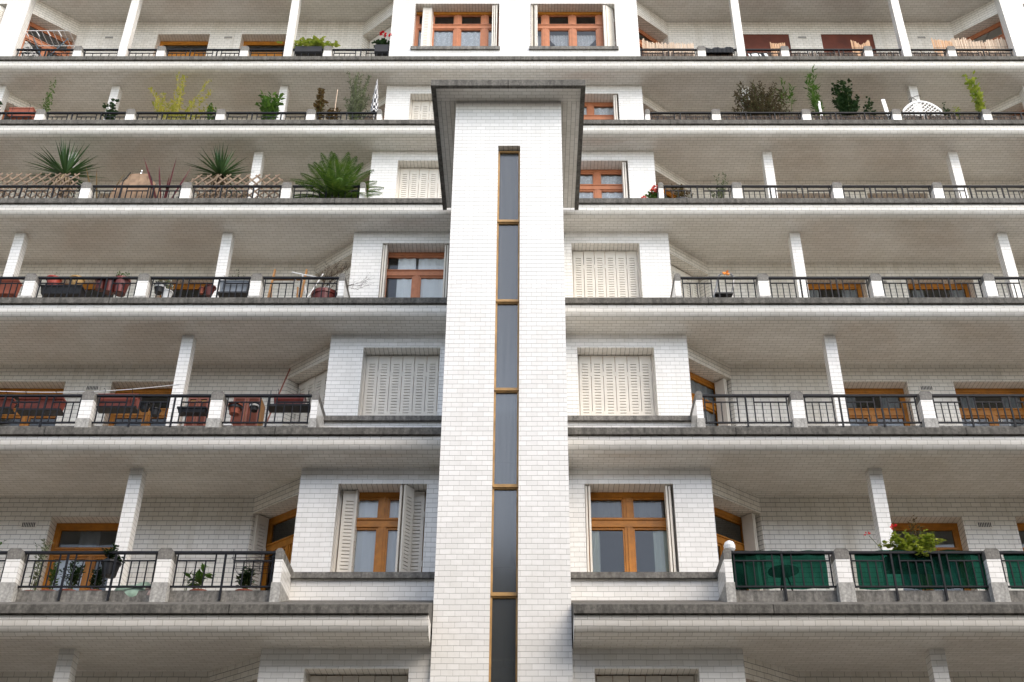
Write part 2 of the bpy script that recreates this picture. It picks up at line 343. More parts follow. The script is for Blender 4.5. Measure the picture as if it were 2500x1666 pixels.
# ---- balcony slabs
def slab(i, x0, x1):
    Y, Z = lev(i); p, b, bk, dz = offs(i)
    mb = MB(); prof = [(6.2, -CV), (.41, -CV)]; uvv = [5.79, 0]
    K = 14; s = 0; last = prof[-1]
    for k in range(1, K+1):
        ph = math.pi/2*(1-k/K); q = (.05+.36*(1-math.cos(ph)**.62), -.012-(CV-.012)*math.sin(ph)**.62)
        s += math.hypot(q[0]-last[0], q[1]-last[1]); prof.append(q); uvv.append(-s); last = q
    for k in range(len(prof)-1):
        (ya, za), (yb, zb) = prof[k], prof[k+1]
        mb.face([(x0, Y+ya, Z+za), (x1, Y+ya, Z+za), (x1, Y+yb, Z+zb), (x0, Y+yb, Z+zb)][::-1], [(x0, uvv[k]), (x1, uvv[k]), (x1, uvv[k+1]), (x0, uvv[k+1])][::-1])
    for x, r in ((x0, 1), (x1, -1)):
        pl = [(x, Y+a, Z+c) for a, c in prof[1:]]+[(x, Y+.41, Z-.012)]
        mb.face(pl[::r])
    so_ = B(mb, 'balcony_slab', M['soffit'], smooth=False)
    cp = MB(); top = .11
    ye, ze = (p+.12, top+.4*(p+.12)) if i < 5 else (.62, .3)
    ye2, ze2 = (1.5, top+.4*1.5)
    xe = GAP0-.09
    pr = [(0, 0), (0, top), (ye, ze), (ye, -.02), (.05, -.012), (.05, 0)]
    for k in range(len(pr)):
        (ya, za), (yb, zb) = pr[k], pr[(k+1) % len(pr)]
        if k == 2: continue
        cp.face([(x0, Y+ya, Z+za), (x1, Y+ya, Z+za), (x1, Y+yb, Z+zb), (x0, Y+yb, Z+zb)][::-1])
    for x, r in ((x0, -1), (x1, 1)): cp.face([(x, Y+a, Z+c) for a, c in pr[:4]][::-r])
    if i < 5:                                          # in front of a bay the sloped apron runs on to the bay wall
        for c in (-PER, 0, PER):
            a, b2 = max(x0, c-xe), min(x1, c+xe)
            if b2 > a: cp.face([(a, Y+ye, Z+ze), (b2, Y+ye, Z+ze), (b2, Y+ye2, Z+ze2), (a, Y+ye2, Z+ze2)])
    B(cp, 'coping', M['coping'], so_)
    fl = MB(); zf = Z+(.45 if i < 5 else .29)
    fl.face([(x0, Y+ye-.02, zf), (x1, Y+ye-.02, zf), (x1, Y+6.2, zf), (x0, Y+6.2, zf)]); B(fl, 'floor', M['floor'], so_)
    if i < 5:
        kb = MB()
        for a, b2 in ((-GAP1, -xe-.05), (xe+.05, GAP1)):
            a, b2 = max(a, x0), min(b2, x1)
            if b2 > a: kb.box(a, b2, Y+p+.12, Y+p+.27, Z+.40, Z+.635, 'd')
        if kb.v: B(kb, 'kerb', M['conc'], so_)
XE = 15.6
for i in range(0, 6):
    if i < 3: slab(i, -XE, -.897 if i == 0 else -.88); slab(i, .897 if i == 0 else .88, XE)
    else: slab(i, -XE, XE)
# roof slab over the top storey
Yr, Zr = lev(6); zt = lev(5)[1]+soff(5)
B(MB().box(-XE, XE, lev(5)[0]+.25, lev(5)[0]+7, zt, zt+.35), 'roof_slab', M['soffit'])
B(MB().box(-XE, XE, lev(0)[0]+.9, lev(0)[0]+1.2, 0, lev(-1)[1]+.5), 'ground_floor_wall', M['tile'])

# ---- bay walls, chamfered side walls and loggia back walls
WIN = (1.165, 2.475)
def zsill(i): return 1.10 if i < 5 else .862
def zhead(i): return 2.59 if i < 5 else 2.43
def bay(i, c):
    Y, Z = lev(i); p, b, bk, dz = offs(i); yb = Y+b; zt = Z+soff(i); z0 = Z+(.3 if i >= 0 else -.3)
    mb = MB(); sm = []; x0, x1 = max(-XE, c-GAP0), min(XE, c+GAP0)
    ww = WIN if i < 5 else (.39, 2.49)
    holes = []
    for s in (-1, 1):
        a, d = sorted((c+s*ww[0], c+s*ww[1]))
        if a > -XE and d < XE: holes.append((a, d, Z+zsill(i), Z+zhead(i)))
    if i < 0 and c == 0:                               # the stair window runs on through the wall behind the tower
        wall(mb, x0, -.3, z0, zt, yb, holes[:1], .30, sm); wall(mb, .34, x1, z0, zt, yb, holes[1:], .30, sm)
    else: wall(mb, x0, x1, z0, zt, yb, holes, .30, sm)
    for s, x in ((-1, x0), (1, x1)):
        if abs(x) < XE: mb.face([(x, yb, z0), (x, yb+.24, z0), (x, yb+.24, zt), (x, yb, zt)][::s])
        if abs(x) < XE: mb.face([(x, yb+.24, z0), (x-s*.22, yb+.24+.2, z0), (x-s*.22, yb+.44, zt), (x, yb+.24, zt)][::s])
    o = B(mb, 'bay_wall', M['tile'])
    for hm in sm: B(hm, 'opening_head', M['soffit'], o)
    if i >= 0:                                         # sill and tiled apron below it
        if i < 5:
            xs = [(max(x0, c-2.955), min(x1, c+2.955))]
            if c == 0 and i < 3: xs = [(-2.955, -.88), (.88, 2.955)]
            for a, d in xs:
                B(MB().box(a, d, Y+1.41, yb+.3, Z+1.0, Z+1.085), 'sill', M['conc'], o)
                B(MB().box(a, d, Y+1.475, yb-.01, Z+.5, Z+1.003, 'tdb'), 'apron', M['tile'], o)
        else:
            for h in holes: B(MB().box(h[0]-.035, h[1]+.035, yb-.05, yb+.3, h[2]-.085, h[2]+.012), 'sill', M['conc'], o)
    return o
def chamfer(i, xe, s):                                 # lintel over the angled door, from the bay pier to the back wall
    Y, Z = lev(i); p, b, bk, dz = offs(i); zt = Z+soff(i); lift = dz
    A = Vector((xe, Y+b+.24, 0)); E = Vector((xe+s*.885, Y+bk, 0)); d = (E-A).normalized(); nrm = Vector((-s*d.y, s*d.x, 0))  # into the room
    zl = Z+2.555+ (dz*.8 if i == 5 else 0)
    mb = MB(); V = lambda q, z: (q.x, q.y, z)
    t = .30
    mb.face([V(A, zl), V(E, zl), V(E, zt), V(A, zt)][::s]); mb.face([V(A, zl), V(A+nrm*t, zl), V(E+nrm*t, zl), V(E, zl)][::s])
    mb.face([V(E, zt), V(E, Z+.2), V(E+nrm*t, Z+.2), V(E+nrm*t, zt)][::s])
    o = B(mb, 'door_lintel', M['loggia'])
    return A, E, d, nrm, zl
DOORS = ((5.75, 7.04), (7.86, 9.2))
def loggia(i, s):
    Y, Z = lev(i); p, b, bk, dz = offs(i); zt = Z+soff(i); z0 = Z+.2; yb = Y+bk
    mb = MB(); sm = []; holes = []
    hz = 2.5 if i < 5 else 2.41
    for a, d in DOORS:
        a, d = sorted((s*a, s*d)); holes.append((a, d, z0, Z+hz))
    x0, x1 = sorted((s*3.931, s*11.269))
    wall(mb, x0, x1, z0, zt, yb, holes, .25, sm)
    o = B(mb, 'loggia_wall', M['loggia'])
    for hm in sm: B(hm, 'opening_head', M['soffit'], o)
    for (a, b_) in COLX:
        a, b_ = sorted((s*a, s*b_))
        B(MB().box(a, b_, Y+b, Y+b+.2, Z+.25, zt, 'td'), 'column', M['tile'])
for i in range(-1, 6):
    for c in (-PER, 0, PER): bay(i, c)
    for s in (-1, 1): loggia(i, s)

# ---- air vents (louvred grilles in the loggia walls)
vent = None
for i in range(0, 6):
    Y, Z = lev(i); bk = offs(i)[2]
    for s in (-1, 1):
        for vx in ((7.36,) if i < 5 else (7.37, 10.43)):
            if vent is None:
                mb = MB().box(-.12, .12, -.012, .002, -.05, .05, 'b')
                vent = mb.build('air_vent', M['cream'], bld)
                sl_ = MB()
                for k in range(8): sl_.box(-.098+k*.026, -.084+k*.026, -.0145, -.011, -.036, .036)
                sl_.build('slot', M['black'], vent); o = vent
            else: o = dup(vent, bld)
            o.location = Vector((s*vx, Y+bk, Z+(2.36 if i < 5 else 2.275)))-ROOT

# ---- central stair tower
TW, TY, TT = .886, 14.46, 14.04+G
SX0, SX1, ST = -.16, .2, 13.045+G
mb = MB(); sm = []; wall(mb, -TW, TW, 0, TT, TY, [(SX0, SX1, .9, ST)], .13, sm)
for x, r in ((-TW, 1), (TW, -1)): mb.face([(x, 18.2, 0), (x, TY, 0), (x, TY, TT), (x, 18.2, TT)][::r])
tower = B(mb, 'stair_tower', M['tile'])
for hm in sm: B(hm, 'opening_head', M['soffit'], tower)
def towerwin(z0, z1):
    fr = MB(); y0, y1 = TY+.10, TY+.17; t = .026
    fr.box(SX0, SX0+t, y0, y1, z0, z1); fr.box(SX1-t, SX1, y0, y1, z0, z1)
    fr.box(SX0+t, SX1-t, y0, y1, z1-t, z1); fr.box(SX0+t, SX1-t, y0, y1, z0, z0+t); fr.box(SX0+.004, SX1-.004, y0-.022, y0-.001, z0-.03, z0+.012)
    o = B(fr, 'stair_window', M['ochre'])
    B(MB().box(SX0+t, SX1-t, y0+.03, y0+.045, z0+t, z1-t), 'pane', M['frostglass'], o)
    B(MB().box(SX0+t, SX1-t, y0+.13, y0+.15, z0+.42, z0+.50).box(.02-.012, .02+.012, y0+.12, y0+.14, z0+t, z1-t), 'stair_rail', M['dim'], o)
# rippled stair glass: slightly rough reflection over a dim stairwell
m, n, l, bb = newmat('rippled_stair_glass')
n.remove(bb); fr = n.new('ShaderNodeFresnel'); fr.inputs['IOR'].default_value = 2.05
tr = n.new('ShaderNodeBsdfTransparent'); tr.inputs['Color'].default_value = (.55, .57, .58, 1)
df = n.new('ShaderNodeBsdfDiffuse'); df.inputs['Color'].default_value = (.085, .094, .096, 1)
gl = n.new('ShaderNodeBsdfGlossy'); gl.inputs['Roughness'].default_value = .16
uv = n.new('ShaderNodeTexCoord'); mp = n.new('ShaderNodeMapping'); mp.inputs['Scale'].default_value = (22, 1, .8); l.new(uv.outputs['Object'], mp.inputs['Vector'])
nz = n.new('ShaderNodeTexNoise'); nz.inputs['Scale'].default_value = 1; nz.inputs['Detail'].default_value = 4; l.new(mp.outputs[0], nz.inputs['Vector'])
bp = n.new('ShaderNodeBump'); bp.inputs['Strength'].default_value = .2; bp.inputs['Distance'].default_value = .02; l.new(nz.outputs['Fac'], bp.inputs['Height']); l.new(bp.outputs[0], gl.inputs['Normal'])
m1 = n.new('ShaderNodeMixShader'); m1.inputs[0].default_value = .45; l.new(tr.outputs[0], m1.inputs[1]); l.new(df.outputs[0], m1.inputs[2])
m2 = n.new('ShaderNodeMixShader'); l.new(fr.outputs[0], m2.inputs[0]); l.new(m1.outputs[0], m2.inputs[1]); l.new(gl.outputs[0], m2.inputs[2])
l.new(m2.outputs[0], n['Material Output'].inputs['Surface']); M['frostglass'] = m
divs = [13.02, 11.53, 10.0, 8.45, 6.92, 5.37, 3.83, 2.3, .77, -.68]
for a, b_ in zip(divs, divs[1:]): towerwin(b_+G+.018, a+G-.004)
B(MB().box(-.8, .8, TY+.8, TY+.85, 0, TT-.02), 'stairwell_wall', M['dim'])
# concrete roof of the tower: thin slab with a deeper rim, tiled underside
CX, CY0, CY1 = 1.285, TY-.43, 17.3
rim = MB()
zr0, zr1 = 13.985+G, 14.115+G
rim.box(-CX, CX, CY0, CY0+.075, zr0, zr1); rim.box(-CX, -CX+.075, CY0+.075, CY1, zr0, zr1); rim.box(CX-.075, CX, CY0+.075, CY1, zr0, zr1)
rim.box(-CX+.075, CX-.075, CY0+.075, CY1, zr1-.04, zr1)
can = B(rim, 'tower_canopy', M['coping'])
q = MB(); z = TT-.003
q.face([(-CX+.075, CY0+.075, z), (CX-.075, CY0+.075, z), (CX-.075, TY-.001, z), (-CX+.075, TY-.001, z)][::-1])
for s in (-1, 1):
    a, b_ = sorted((s*(CX-.075), s*(TW+.001)))
    q.face([(a, TY-.001, z), (b_, TY-.001, z), (b_, CY1, z), (a, CY1, z)][::-1], [(TY, a), (TY, b_), (CY1, b_), (CY1, a)][::-1])
B(q, 'canopy_underside', M['soffit'], can)

# ---- parapet posts and railings (built once each, then copied)
def post_part(end):
    wd, dp = (.102, .935) if end else (.19, .22)
    a = MB().box(0, wd, 0, dp, .70, 1.035, 'td').build('parapet_post', M['tile'], bld)
    c = MB(); bv = .03
    prof = [(0, 1.033), (wd, 1.033), (wd+.004, 1.15), (wd-.025, 1.185), (.025, 1.185), (-.004, 1.15)]
    for k in range(len(prof)):
        (xa, za), (xb, zb) = prof[k], prof[(k+1) % len(prof)]
        c.face([(xa, -.006, za), (xb, -.006, zb), (xb, dp+.006, zb), (xa, dp+.006, za)][::-1])
    c.face([(x, -.006, z) for x, z in prof]); c.face([(x, dp+.006, z) for x, z in prof][::-1])
    c.build('cap', M['conc'], a)
    d = MB(); q0, q1 = .012, .0
    d.box(-q0, wd+q0, -.008, dp+.01, .42, .702); d.build('base', M['base'], a)
    return a
pp = post_part(False); pe = post_part(True); used = set()
def place(o, loc):
    if o.name in used: return dup(o, bld, loc)
    used.add(o.name); o.location = loc; return o
rails = {}
def railing(L, style):
    key = (round(L, 3), style)
    if key in rails: return rails[key]
    nm = {'full': 3, 'end': 2, 'half': 1}[style]
    r = MB(); zt, zs, zb = 1.142, 1.045, .668; nb = nm*6-1; dx = (L-.10)/(nb-1+ .0) if nb > 1 else L
    x0 = .05; low = []
    r.box(0, L, -.014, .014, zb, zb+.022)
    for k in range(nb):
        x = x0+k*dx; j = k % 6
        if j in (0, 4): r.box(x-.009, x+.009, -.009, .009, zb+.022, zt)
        elif j in (1, 2, 3): r.box(x-.0075, x+.0075, -.0075, .0075, zb+.022, zs-.009)
        else: r.box(x-.013, x+.013, -.02, .008, .49, zt)
    for g in range(nm): r.box(x0+g*6*dx+.009, x0+(g*6+4)*dx-.009, -.009, .009, zs-.009, zs+.009)
    o = r.build('railing', M['iron'], bld)
    MB().box(-.01, L+.01, -.024, .024, zt, zt+.034).build('handrail', M['iron'], o)
    rails[key] = o; return o
P = 2.024
posts_x = [4.447+P*k for k in range(4)]                # near edge of each post, measured from the building's axis
RAILS = {}                                             # (level, side, panel) -> plane and x range for screens
for i in range(0, 6):
    Y, Z = lev(i); p, b, bk, dz = offs(i)
    for s in (-1, 1):
        xs = [(x, x+.19) for x in posts_x]
        if i < 5:
            ends = [(2.956, 3.058), (12.142, 12.244)]
            for x0, x1 in ends:
                px = x0 if s > 0 else -x1
                place(pe, Vector((px, Y+p, Z+dz))-ROOT)
            edges = [(3.058, 3.058)]+xs+[(12.142, 12.142)]
            yr = Y+p+.10
        else:
            cx = [c for c in COLX]
            edges = [(GAP0, GAP0)]+xs+[(GAP1, GAP1)]
            for c in cx: edges.append(c)
            edges = sorted(edges); yr = Y+p+.10
        for x0, x1 in xs:
            px = x0 if s > 0 else -x1
            place(pp, Vector((px, Y+p, Z+dz))-ROOT)
        if i == 5:                                     # on the top storey the columns stand in the parapet line
            for x0, x1 in COLX:
                a, d = sorted((s*x0, s*x1))
        for k, ((a0, a1), (b0, b1)) in enumerate(zip(edges, edges[1:])):
            L = b0-a1
            st = 'full' if L > 1.7 else 'end' if L > 1.2 else 'half'
            o = railing(L, st)
            px = a1 if s > 0 else -b0
            place(o, Vector((px, yr, Z+dz))-ROOT)
            RAILS[(i, s, k)] = (px, L, yr, Z+dz)

# ---- windows and shutters
def frame(mb, x0, x1, z0, z1, y, cols, tz=None, t=.06, mull=.12, tr=.13, th=.07, single=False):
    """outer frame, mullions at the given x positions, transom centred on tz; returns pane rectangles"""
    mb.box(x0, x0+t, y, y+th, z0, z1); mb.box(x1-t, x1, y, y+th, z0, z1); mb.box(x0+t, x1-t, y, y+th, z1-t*1.3, z1); mb.box(x0+t, x1-t, y, y+th, z0, z0+t)
    zs = [(z0+t, z1-t*1.3)]
    if tz: mb.box(x0+t, x1-t, y-.012, y+th-.012, tz-tr/2, tz+tr/2); mb.box(x0+t, x1-t, y-.03, y-.012, tz+tr/2-.022, tz+tr/2); zs = [(z0+t, tz-tr/2), (tz+tr/2, z1-t*1.3)]
    xs = [x0+t]+[v for c in cols for v in (c-mull/2, c+mull/2)]+[x1-t]; panes = []
    for zi, (za, zb) in enumerate(zs):
        cc = [] if (single and zi == 1) else cols
        xs = [x0+t]+[v for c in cc for v in (c-mull/2, c+mull/2)]+[x1-t]
        for c in cc: mb.box(c-mull/2, c+mull/2, y-.005, y+th-.005, za, zb); mb.box(c-.018, c+.018, y-.02, y-.005, za, zb)
        for a, b in zip(xs[::2], xs[1::2]):
            q = .028                                   # sash
            mb.box(a, a+q, y+.012, y+th-.01, za, zb); mb.box(b-q, b, y+.012, y+th-.01, za, zb); mb.box(a+q, b-q, y+.012, y+th-.01, za, za+q); mb.box(a+q, b-q, y+.012, y+th-.01, zb-q*1.2, zb)
            panes.append((a+q, b-q, za+q, zb-q*1.2))
    return panes
def folds(mb, x0, x1, z0, z1, y, amp=.012, n=7, bow=0):
    n = max(2, int(n*.55)); K = n*6
    for k in range(K):
        a, b = x0+(x1-x0)*k/K, x0+(x1-x0)*(k+1)/K
        ya, yb = y+amp*math.sin(k/6*2*math.pi), y+amp*math.sin((k+1)/6*2*math.pi)
        mb.face([(a, ya, z0), (b, yb, z0), (b, yb, z1), (a, ya, z1)])
    return mb
class Win: pass
def window(name, tf, x0, x1, z0, z1, cols, tz, mat, curtains=(), mull=.12, tr=.13, single=False):
    """window built in local coordinates (y into the room) and moved by tf"""
    fm = MB(); panes = frame(fm, x0, x1, z0, z1, 0, cols, tz, mull=mull, tr=tr, single=single)
    fm.xf(tf); o = B(fm, name, mat)
    for a, b, c, d in panes:
        B(MB().face([(a, .04, c), (b, .04, c), (b, .04, d), (a, .04, d)]).xf(tf), 'pane', M['glass'], o)
    for (a, b, c, d, m_) in curtains:
        B(folds(MB(), a, b, c, d, .06, n=max(3, int((b-a)*12))).xf(tf), 'curtain', M[m_], o, True)
    return o
leafcache = {}; SR = random.Random(4)
def shutter_leaf_mesh(wd, h, part=None):
    key = (round(wd, 3), round(h, 3))
    if key in leafcache: return leafcache[key]
    mb = MB(); n = int((h-.14)/.056); holes = []
    z = .07
    for k in range(n): holes.append((.052, wd-.052, z+k*.056, z+k*.056+.014))
    wall(mb, .004, wd-.004, 0, h, 0, holes, .022)
    mb.face([(.004, .03, 0), (.004, .03, h), (wd-.004, .03, h), (wd-.004, .03, 0)])
    for x, r in ((.004, 1), (wd-.004, -1)): mb.face([(x, .03, 0), (x, 0, 0), (x, 0, h), (x, .03, h)][::r])
    mb.face([(.004, 0, h), (wd-.004, 0, h), (wd-.004, .03, h), (.004, .03, h)]); mb.face([(.004, .03, 0), (wd-.004, .03, 0), (wd-.004, 0, 0), (.004, 0, 0)])
    mb.box(wd-.014, wd+.006, -.006, .0, h*.2, h*.2+.09); mb.box(wd-.014, wd+.006, -.006, .0, h*.72, h*.72+.09)
    leafcache[key] = mb; return mb
def shutter_leaf(parent, tf, x, y, z, wd, h, ang=0):
    src = shutter_leaf_mesh(wd, h); c = MB(); c.v = [Vector(v) for v in src.v]; c.f = list(src.f); c.u = list(src.u)
    # tile-style explicit uvs are irrelevant for paint
    c.xf(Matrix.Translation((x, y+SR.uniform(-.004, .004), z+SR.uniform(-.003, .003))) @ Matrix.Rotation(ang+SR.uniform(-.025, .025), 4, 'Z')); c.xf(tf)
    return B(c, 'shutter', M['cream'], parent)
def shutter_box(parent, tf, x0, x1, z0, z1):           # the fixed posts the leaves hang on
    for a in (x0, x1-.032): B(MB().box(a, a+.032, -.05, -.002, z0, z1).xf(tf), 'shutter_post', M['cream'], parent)
def T(x, y, z=0, ang=0): return Matrix.Translation((x, y, z)) @ Matrix.Rotation(ang, 4, 'Z')
def bay_window(i, s, state, mat, curtains='plain', cols=(.655,), tz=2.09, c=0, single=False):
    Y, Z = lev(i); b = offs(i)[1]; a, d = sorted((c+s*WIN[0], c+s*WIN[1])); z0, z1 = Z+1.087, Z+2.588
    tf = T(a, Y+b+.295, 0); W = d-a
    cs = []
    if curtains == 'plain': cs = [(.05, W/2-.02, z0, Z+2.5, 'curtain'), (W/2+.03, W-.05, z0, Z+2.5, 'curtain')]
    if curtains == 'right': cs = [(.28, W/2-.03, z0, Z+2.5, 'curtain'), (W/2+.02, W-.08, z0, Z+2.5, 'curtain')]
    if curtains == 'parted': cs = [(.04, .22, z0, Z+2.03, 'greencurtain'), (W-.3, W-.05, z0, Z+2.03, 'greencurtain'), (.1, W-.12, Z+2.12, Z+2.5, 'greycurtain')]
    if curtains == 'lace': cs = [(.04, W-.04, z0, Z+2.45, 'lace')]
    o = window('window', tf, 0, W, z0, z1, cols, Z+tz, M[mat], cs, single=single)
    lw = (W-.07)/6; hh = z1-z0-.02; sz = z0+.004
    shutter_box(o, tf, 0, W, z0, z1)
    if state == 'closed':
        for k in range(6): shutter_leaf(o, tf, .035+k*lw, -.055, sz, lw, hh)
    elif state == 'folded':                            # packs of leaves folded against the jambs, seen edge-on
        for k in range(2):
            shutter_leaf(o, tf, .04+k*.045, -.265, sz, lw, hh, R(90)); shutter_leaf(o, tf, W-.04-k*.045, -.265, sz, lw, hh, R(90))
    elif state == 'foldright':
        for k in range(2): shutter_leaf(o, tf, W-.04-k*.045, -.265, sz, lw, hh, R(90))
    elif state == 'ajar':
        shutter_leaf(o, tf, .05, -.10, sz, lw+.01, hh, R(3)); shutter_leaf(o, tf, .05+lw+.01, -.12, sz, lw, hh, R(86))
        shutter_leaf(o, tf, W-.04-lw, -.055, sz, lw, hh); shutter_leaf(o, tf, W-.315, -.30, sz, lw, hh, R(56)); shutter_leaf(o, tf, W-.365, -.28, sz, lw, hh, R(84))
    return o
# lowest bay windows: shutters closed
for s in (-1, 1): bay_window(-1, s, 'closed', 'amber', None)
bay_window(0, -1, 'ajar', 'amber', 'plain'); bay_window(0, 1, 'folded', 'amber', 'parted', (.65,))
for s in (-1, 1): bay_window(1, s, 'closed', 'amber', None)
bay_window(2, -1, 'folded', 'skywood', 'right', single=True); bay_window(2, 1, 'closed', 'amber', None)
bay_window(3, -1, 'closed', 'amber', None); bay_window(3, 1, 'foldright', 'skywood', 'lace', (.655,))
bay_window(4, -1, 'closed', 'amber', None); bay_window(4, 1, 'foldright', 'skywood', 'lace', (.655,))
def wide_window(s, c=0):                                    # the broad windows of the top storey
    Y, Z = lev(5); b = offs(5)[1]; a, d = sorted((c+s*.39, c+s*2.49)); W = d-a; z0, z1 = Z+.876, Z+2.428
    tf = T(a, Y+b+.295, 0)
    cs = [(.1, W-.1, z0, Z+1.78, 'lace')] if s < 0 else []
    o = window('window', tf, 0, W, z0, z1, (.37, W/2+.0, W-.37), Z+1.92, M['skywood'], cs, mull=.15, tr=.14)
    B(MB().box(0, W, -.03, .02, z1-.09, z1-.001).xf(tf), 'head_rail', M['amber'], o)
    if s > 0:                                          # lace swags tied back to the middle
        for q in (-1, 1):
            x0 = W/2+q*.62; mb = MB(); K = 14
            for k in range(K):
                u0, u1 = k/K, (k+1)/K; xa, xb = W/2+q*.05+(x0-W/2-q*.05)*u0, W/2+q*.05+(x0-W/2-q*.05)*u1
                za, zb = Z+.98+.72*u0**1.1, Z+.98+.72*u1**1.1
                pts = [(xa, .16+.02*(k % 2), za), (xb, .16+.02*((k+1) % 2), zb), (xb, .16+.02*((k+1) % 2), Z+1.8), (xa, .16+.02*(k % 2), Z+1.8)]
                mb.face(pts if q > 0 else pts[::-1])
            B(mb.xf(tf), 'curtain', M['lace'], o)
        for x in (.12, W-.32): B(folds(MB(), x, x+.2, z0, Z+1.8, .2, n=3).xf(tf), 'curtain', M['curtain'], o, True)
    lw = .205; hh = z1-z0-.02; sz = z0+.004
    if s < 0:
        shutter_leaf(o, tf, .18, -.18, sz, lw, hh, R(2)); shutter_leaf(o, tf, .18+lw+.02, -.2, sz, lw, hh, R(80))
        for k in range(2): shutter_leaf(o, tf, W-.10-k*.045, -.265, sz, lw, hh, R(90))
        shutter_leaf(o, tf, W-.05, -.27, sz, lw, hh, R(90))
    else:
        for k in range(2): shutter_leaf(o, tf, .13+k*.04, -.265, sz, lw, hh, R(90))
        shutter_leaf(o, tf, .04, -.27, sz, .22, hh, R(72))
        for k in range(2): shutter_leaf(o, tf, W-.26+k*.03, -.265, sz, lw, hh, R(90))
        shutter_leaf(o, tf, W-.21, -.265, sz, .25, hh, R(40))
    return o
wide_window(-1); wide_window(1)
# neighbouring bays at the edges of the picture
for s in (-1, 1):
    wide_window(-s, s*PER)
    for i in range(-1, 5): bay_window(i, -s, 'closed', 'amber', None, c=s*PER)
# angled doors in the chamfers
def angled_door(i, xe, s, state):
    A, E, d, nrm, zl = chamfer(i, xe, s)
    Y, Z = lev(i); mat = 'amber' if i < 4 else 'skywood'
    W = (E-A).length; org = A if s > 0 else E; ang = math.atan2((d*s).y, (d*s).x)
    tf = Matrix.Translation((org+nrm*.30)) @ Matrix.Rotation(ang, 4, 'Z'); z0 = Z+(.45 if i < 5 else .3)
    cs = [(.1, W-.1, z0, zl-.1, 'greycurtain')] if state == 'curtain' else []
    o = window('balcony_door', tf, 0.0, W, z0, zl-.002, (W*.5,), zl-.52, M[mat], cs, mull=.1, single=True)
    lw = (W-.05)/5
    if state == 'closed':
        for k in range(5): shutter_leaf(o, tf, .025+k*lw, -.06, z0+.01, lw, zl-z0-.03)
    elif i < 5:
        x = W-.07 if s > 0 else .02
        for k in range(2): shutter_leaf(o, tf, x+.045*k*(1 if s < 0 else -1), -.25, z0+.01, lw, zl-z0-.03, R(90))
states = {(0, -1): 'open', (0, 1): 'open', (1, -1): 'closed', (1, 1): 'curtain', (2, -1): 'closed', (2, 1): 'closed', (3, 1): 'open', (3, -1): 'open', (4, -1): 'open', (4, 1): 'open', (5, -1): 'closed', (5, 1): 'open'}
for i in range(-1, 6):
    for s in (-1, 1):
        angled_door(i, s*GAP0, s, states.get((i, s), 'open'))
        angled_door(i, s*GAP1, -s, 'open')
# loggia doors
def loggia_door(i, s, k, curtain):
    Y, Z = lev(i); bk = offs(i)[2]; a, d = sorted((s*DOORS[k][0], s*DOORS[k][1])); W = d-a
    z0 = Z+(.452 if i < 5 else .292); z1 = Z+(2.498 if i < 5 else 2.408); tf = T(a, Y+bk+.245, 0)
    cs = []
    if curtain == 'net': cs = [(.2, .42, z0, z1-.1, 'greycurtain'), (W-.4, W-.1, z0, z1-.1, 'greycurtain')]
    if curtain == 'white': cs = [(.1, W*.45, z0, z1-.55, 'curtain'), (W*.3, W*.55, z1-.45, z1-.08, 'greycurtain')]
    window('balcony_door', tf, 0, W, z0, z1, (W/2,), z1-.49, M['amber'], cs, mull=.1, single=True)
for i in range(-1, 6):
    for s in (-1, 1):
        for k in range(2):
            if i == 5 and s > 0: continue
            loggia_door(i, s, k, 'white' if (i, s, k) == (0, -1, 0) else 'net' if i in (1, 2) and s > 0 else None)
# red-brown roller blinds cover the two doors of the top right loggia, flush with the wall
Y, Z = lev(5)
for k in range(2):
    a, d = DOORS[k]; mb = MB(); n_ = 40; z0, z1 = Z+.35, Z+2.41
    for j in range(n_):
        za, zb = z0+(z1-z0)*j/n_, z0+(z1-z0)*(j+1)/n_; y = Y+offs(5)[2]
        mb.face([(a, y+.03, za), (d, y+.03, za), (d, y+.015, zb), (a, y+.015, zb)])
    mb.face([(a, y+.05, z1), (d, y+.05, z1), (d, y+.05, z0), (a, y+.05, z0)])
    B(mb, 'roller_blind', M['blind'])
# dark rooms behind every front
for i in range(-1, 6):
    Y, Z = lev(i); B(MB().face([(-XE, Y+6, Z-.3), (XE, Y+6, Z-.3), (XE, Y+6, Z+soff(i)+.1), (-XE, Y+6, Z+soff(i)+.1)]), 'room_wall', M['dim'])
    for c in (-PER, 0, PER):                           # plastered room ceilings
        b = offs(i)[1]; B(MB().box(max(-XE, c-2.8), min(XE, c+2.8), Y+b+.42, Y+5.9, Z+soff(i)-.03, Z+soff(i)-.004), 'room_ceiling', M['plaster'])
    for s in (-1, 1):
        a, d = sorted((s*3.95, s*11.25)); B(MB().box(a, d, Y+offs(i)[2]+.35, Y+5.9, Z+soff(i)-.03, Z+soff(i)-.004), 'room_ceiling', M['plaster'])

# ============================================================ things on the balconies
for k_, c1_, c2_ in (('reed', (.5, .36, .25), (.72, .57, .43)), ('brownreed', (.07, .045, .035), (.3, .205, .145)), ('orangereed', (.5, .27, .13), (.7, .45, .27))):
    M[k_] = leaf_mat(k_+'_cane', c1_, c2_, .05)
m, n, l, bb = newmat('green_shade_net'); n.remove(bb)
df = n.new('ShaderNodeBsdfDiffuse'); tr = n.new('ShaderNodeBsdfTransparent'); tl = n.new('ShaderNodeBsdfTranslucent')
tc = n.new('ShaderNodeTexCoord'); nz = n.new('ShaderNodeTexNoise'); nz.inputs['Scale'].default_value = 3; l.new(tc.outputs['Object'], nz.inputs['Vector'])
cr = n.new('ShaderNodeValToRGB'); cr.color_ramp.elements[0].color = (.005, .025, .018, 1); cr.color_ramp.elements[1].color = (.01, .06, .041, 1); l.new(nz.outputs['Fac'], cr.inputs[0])
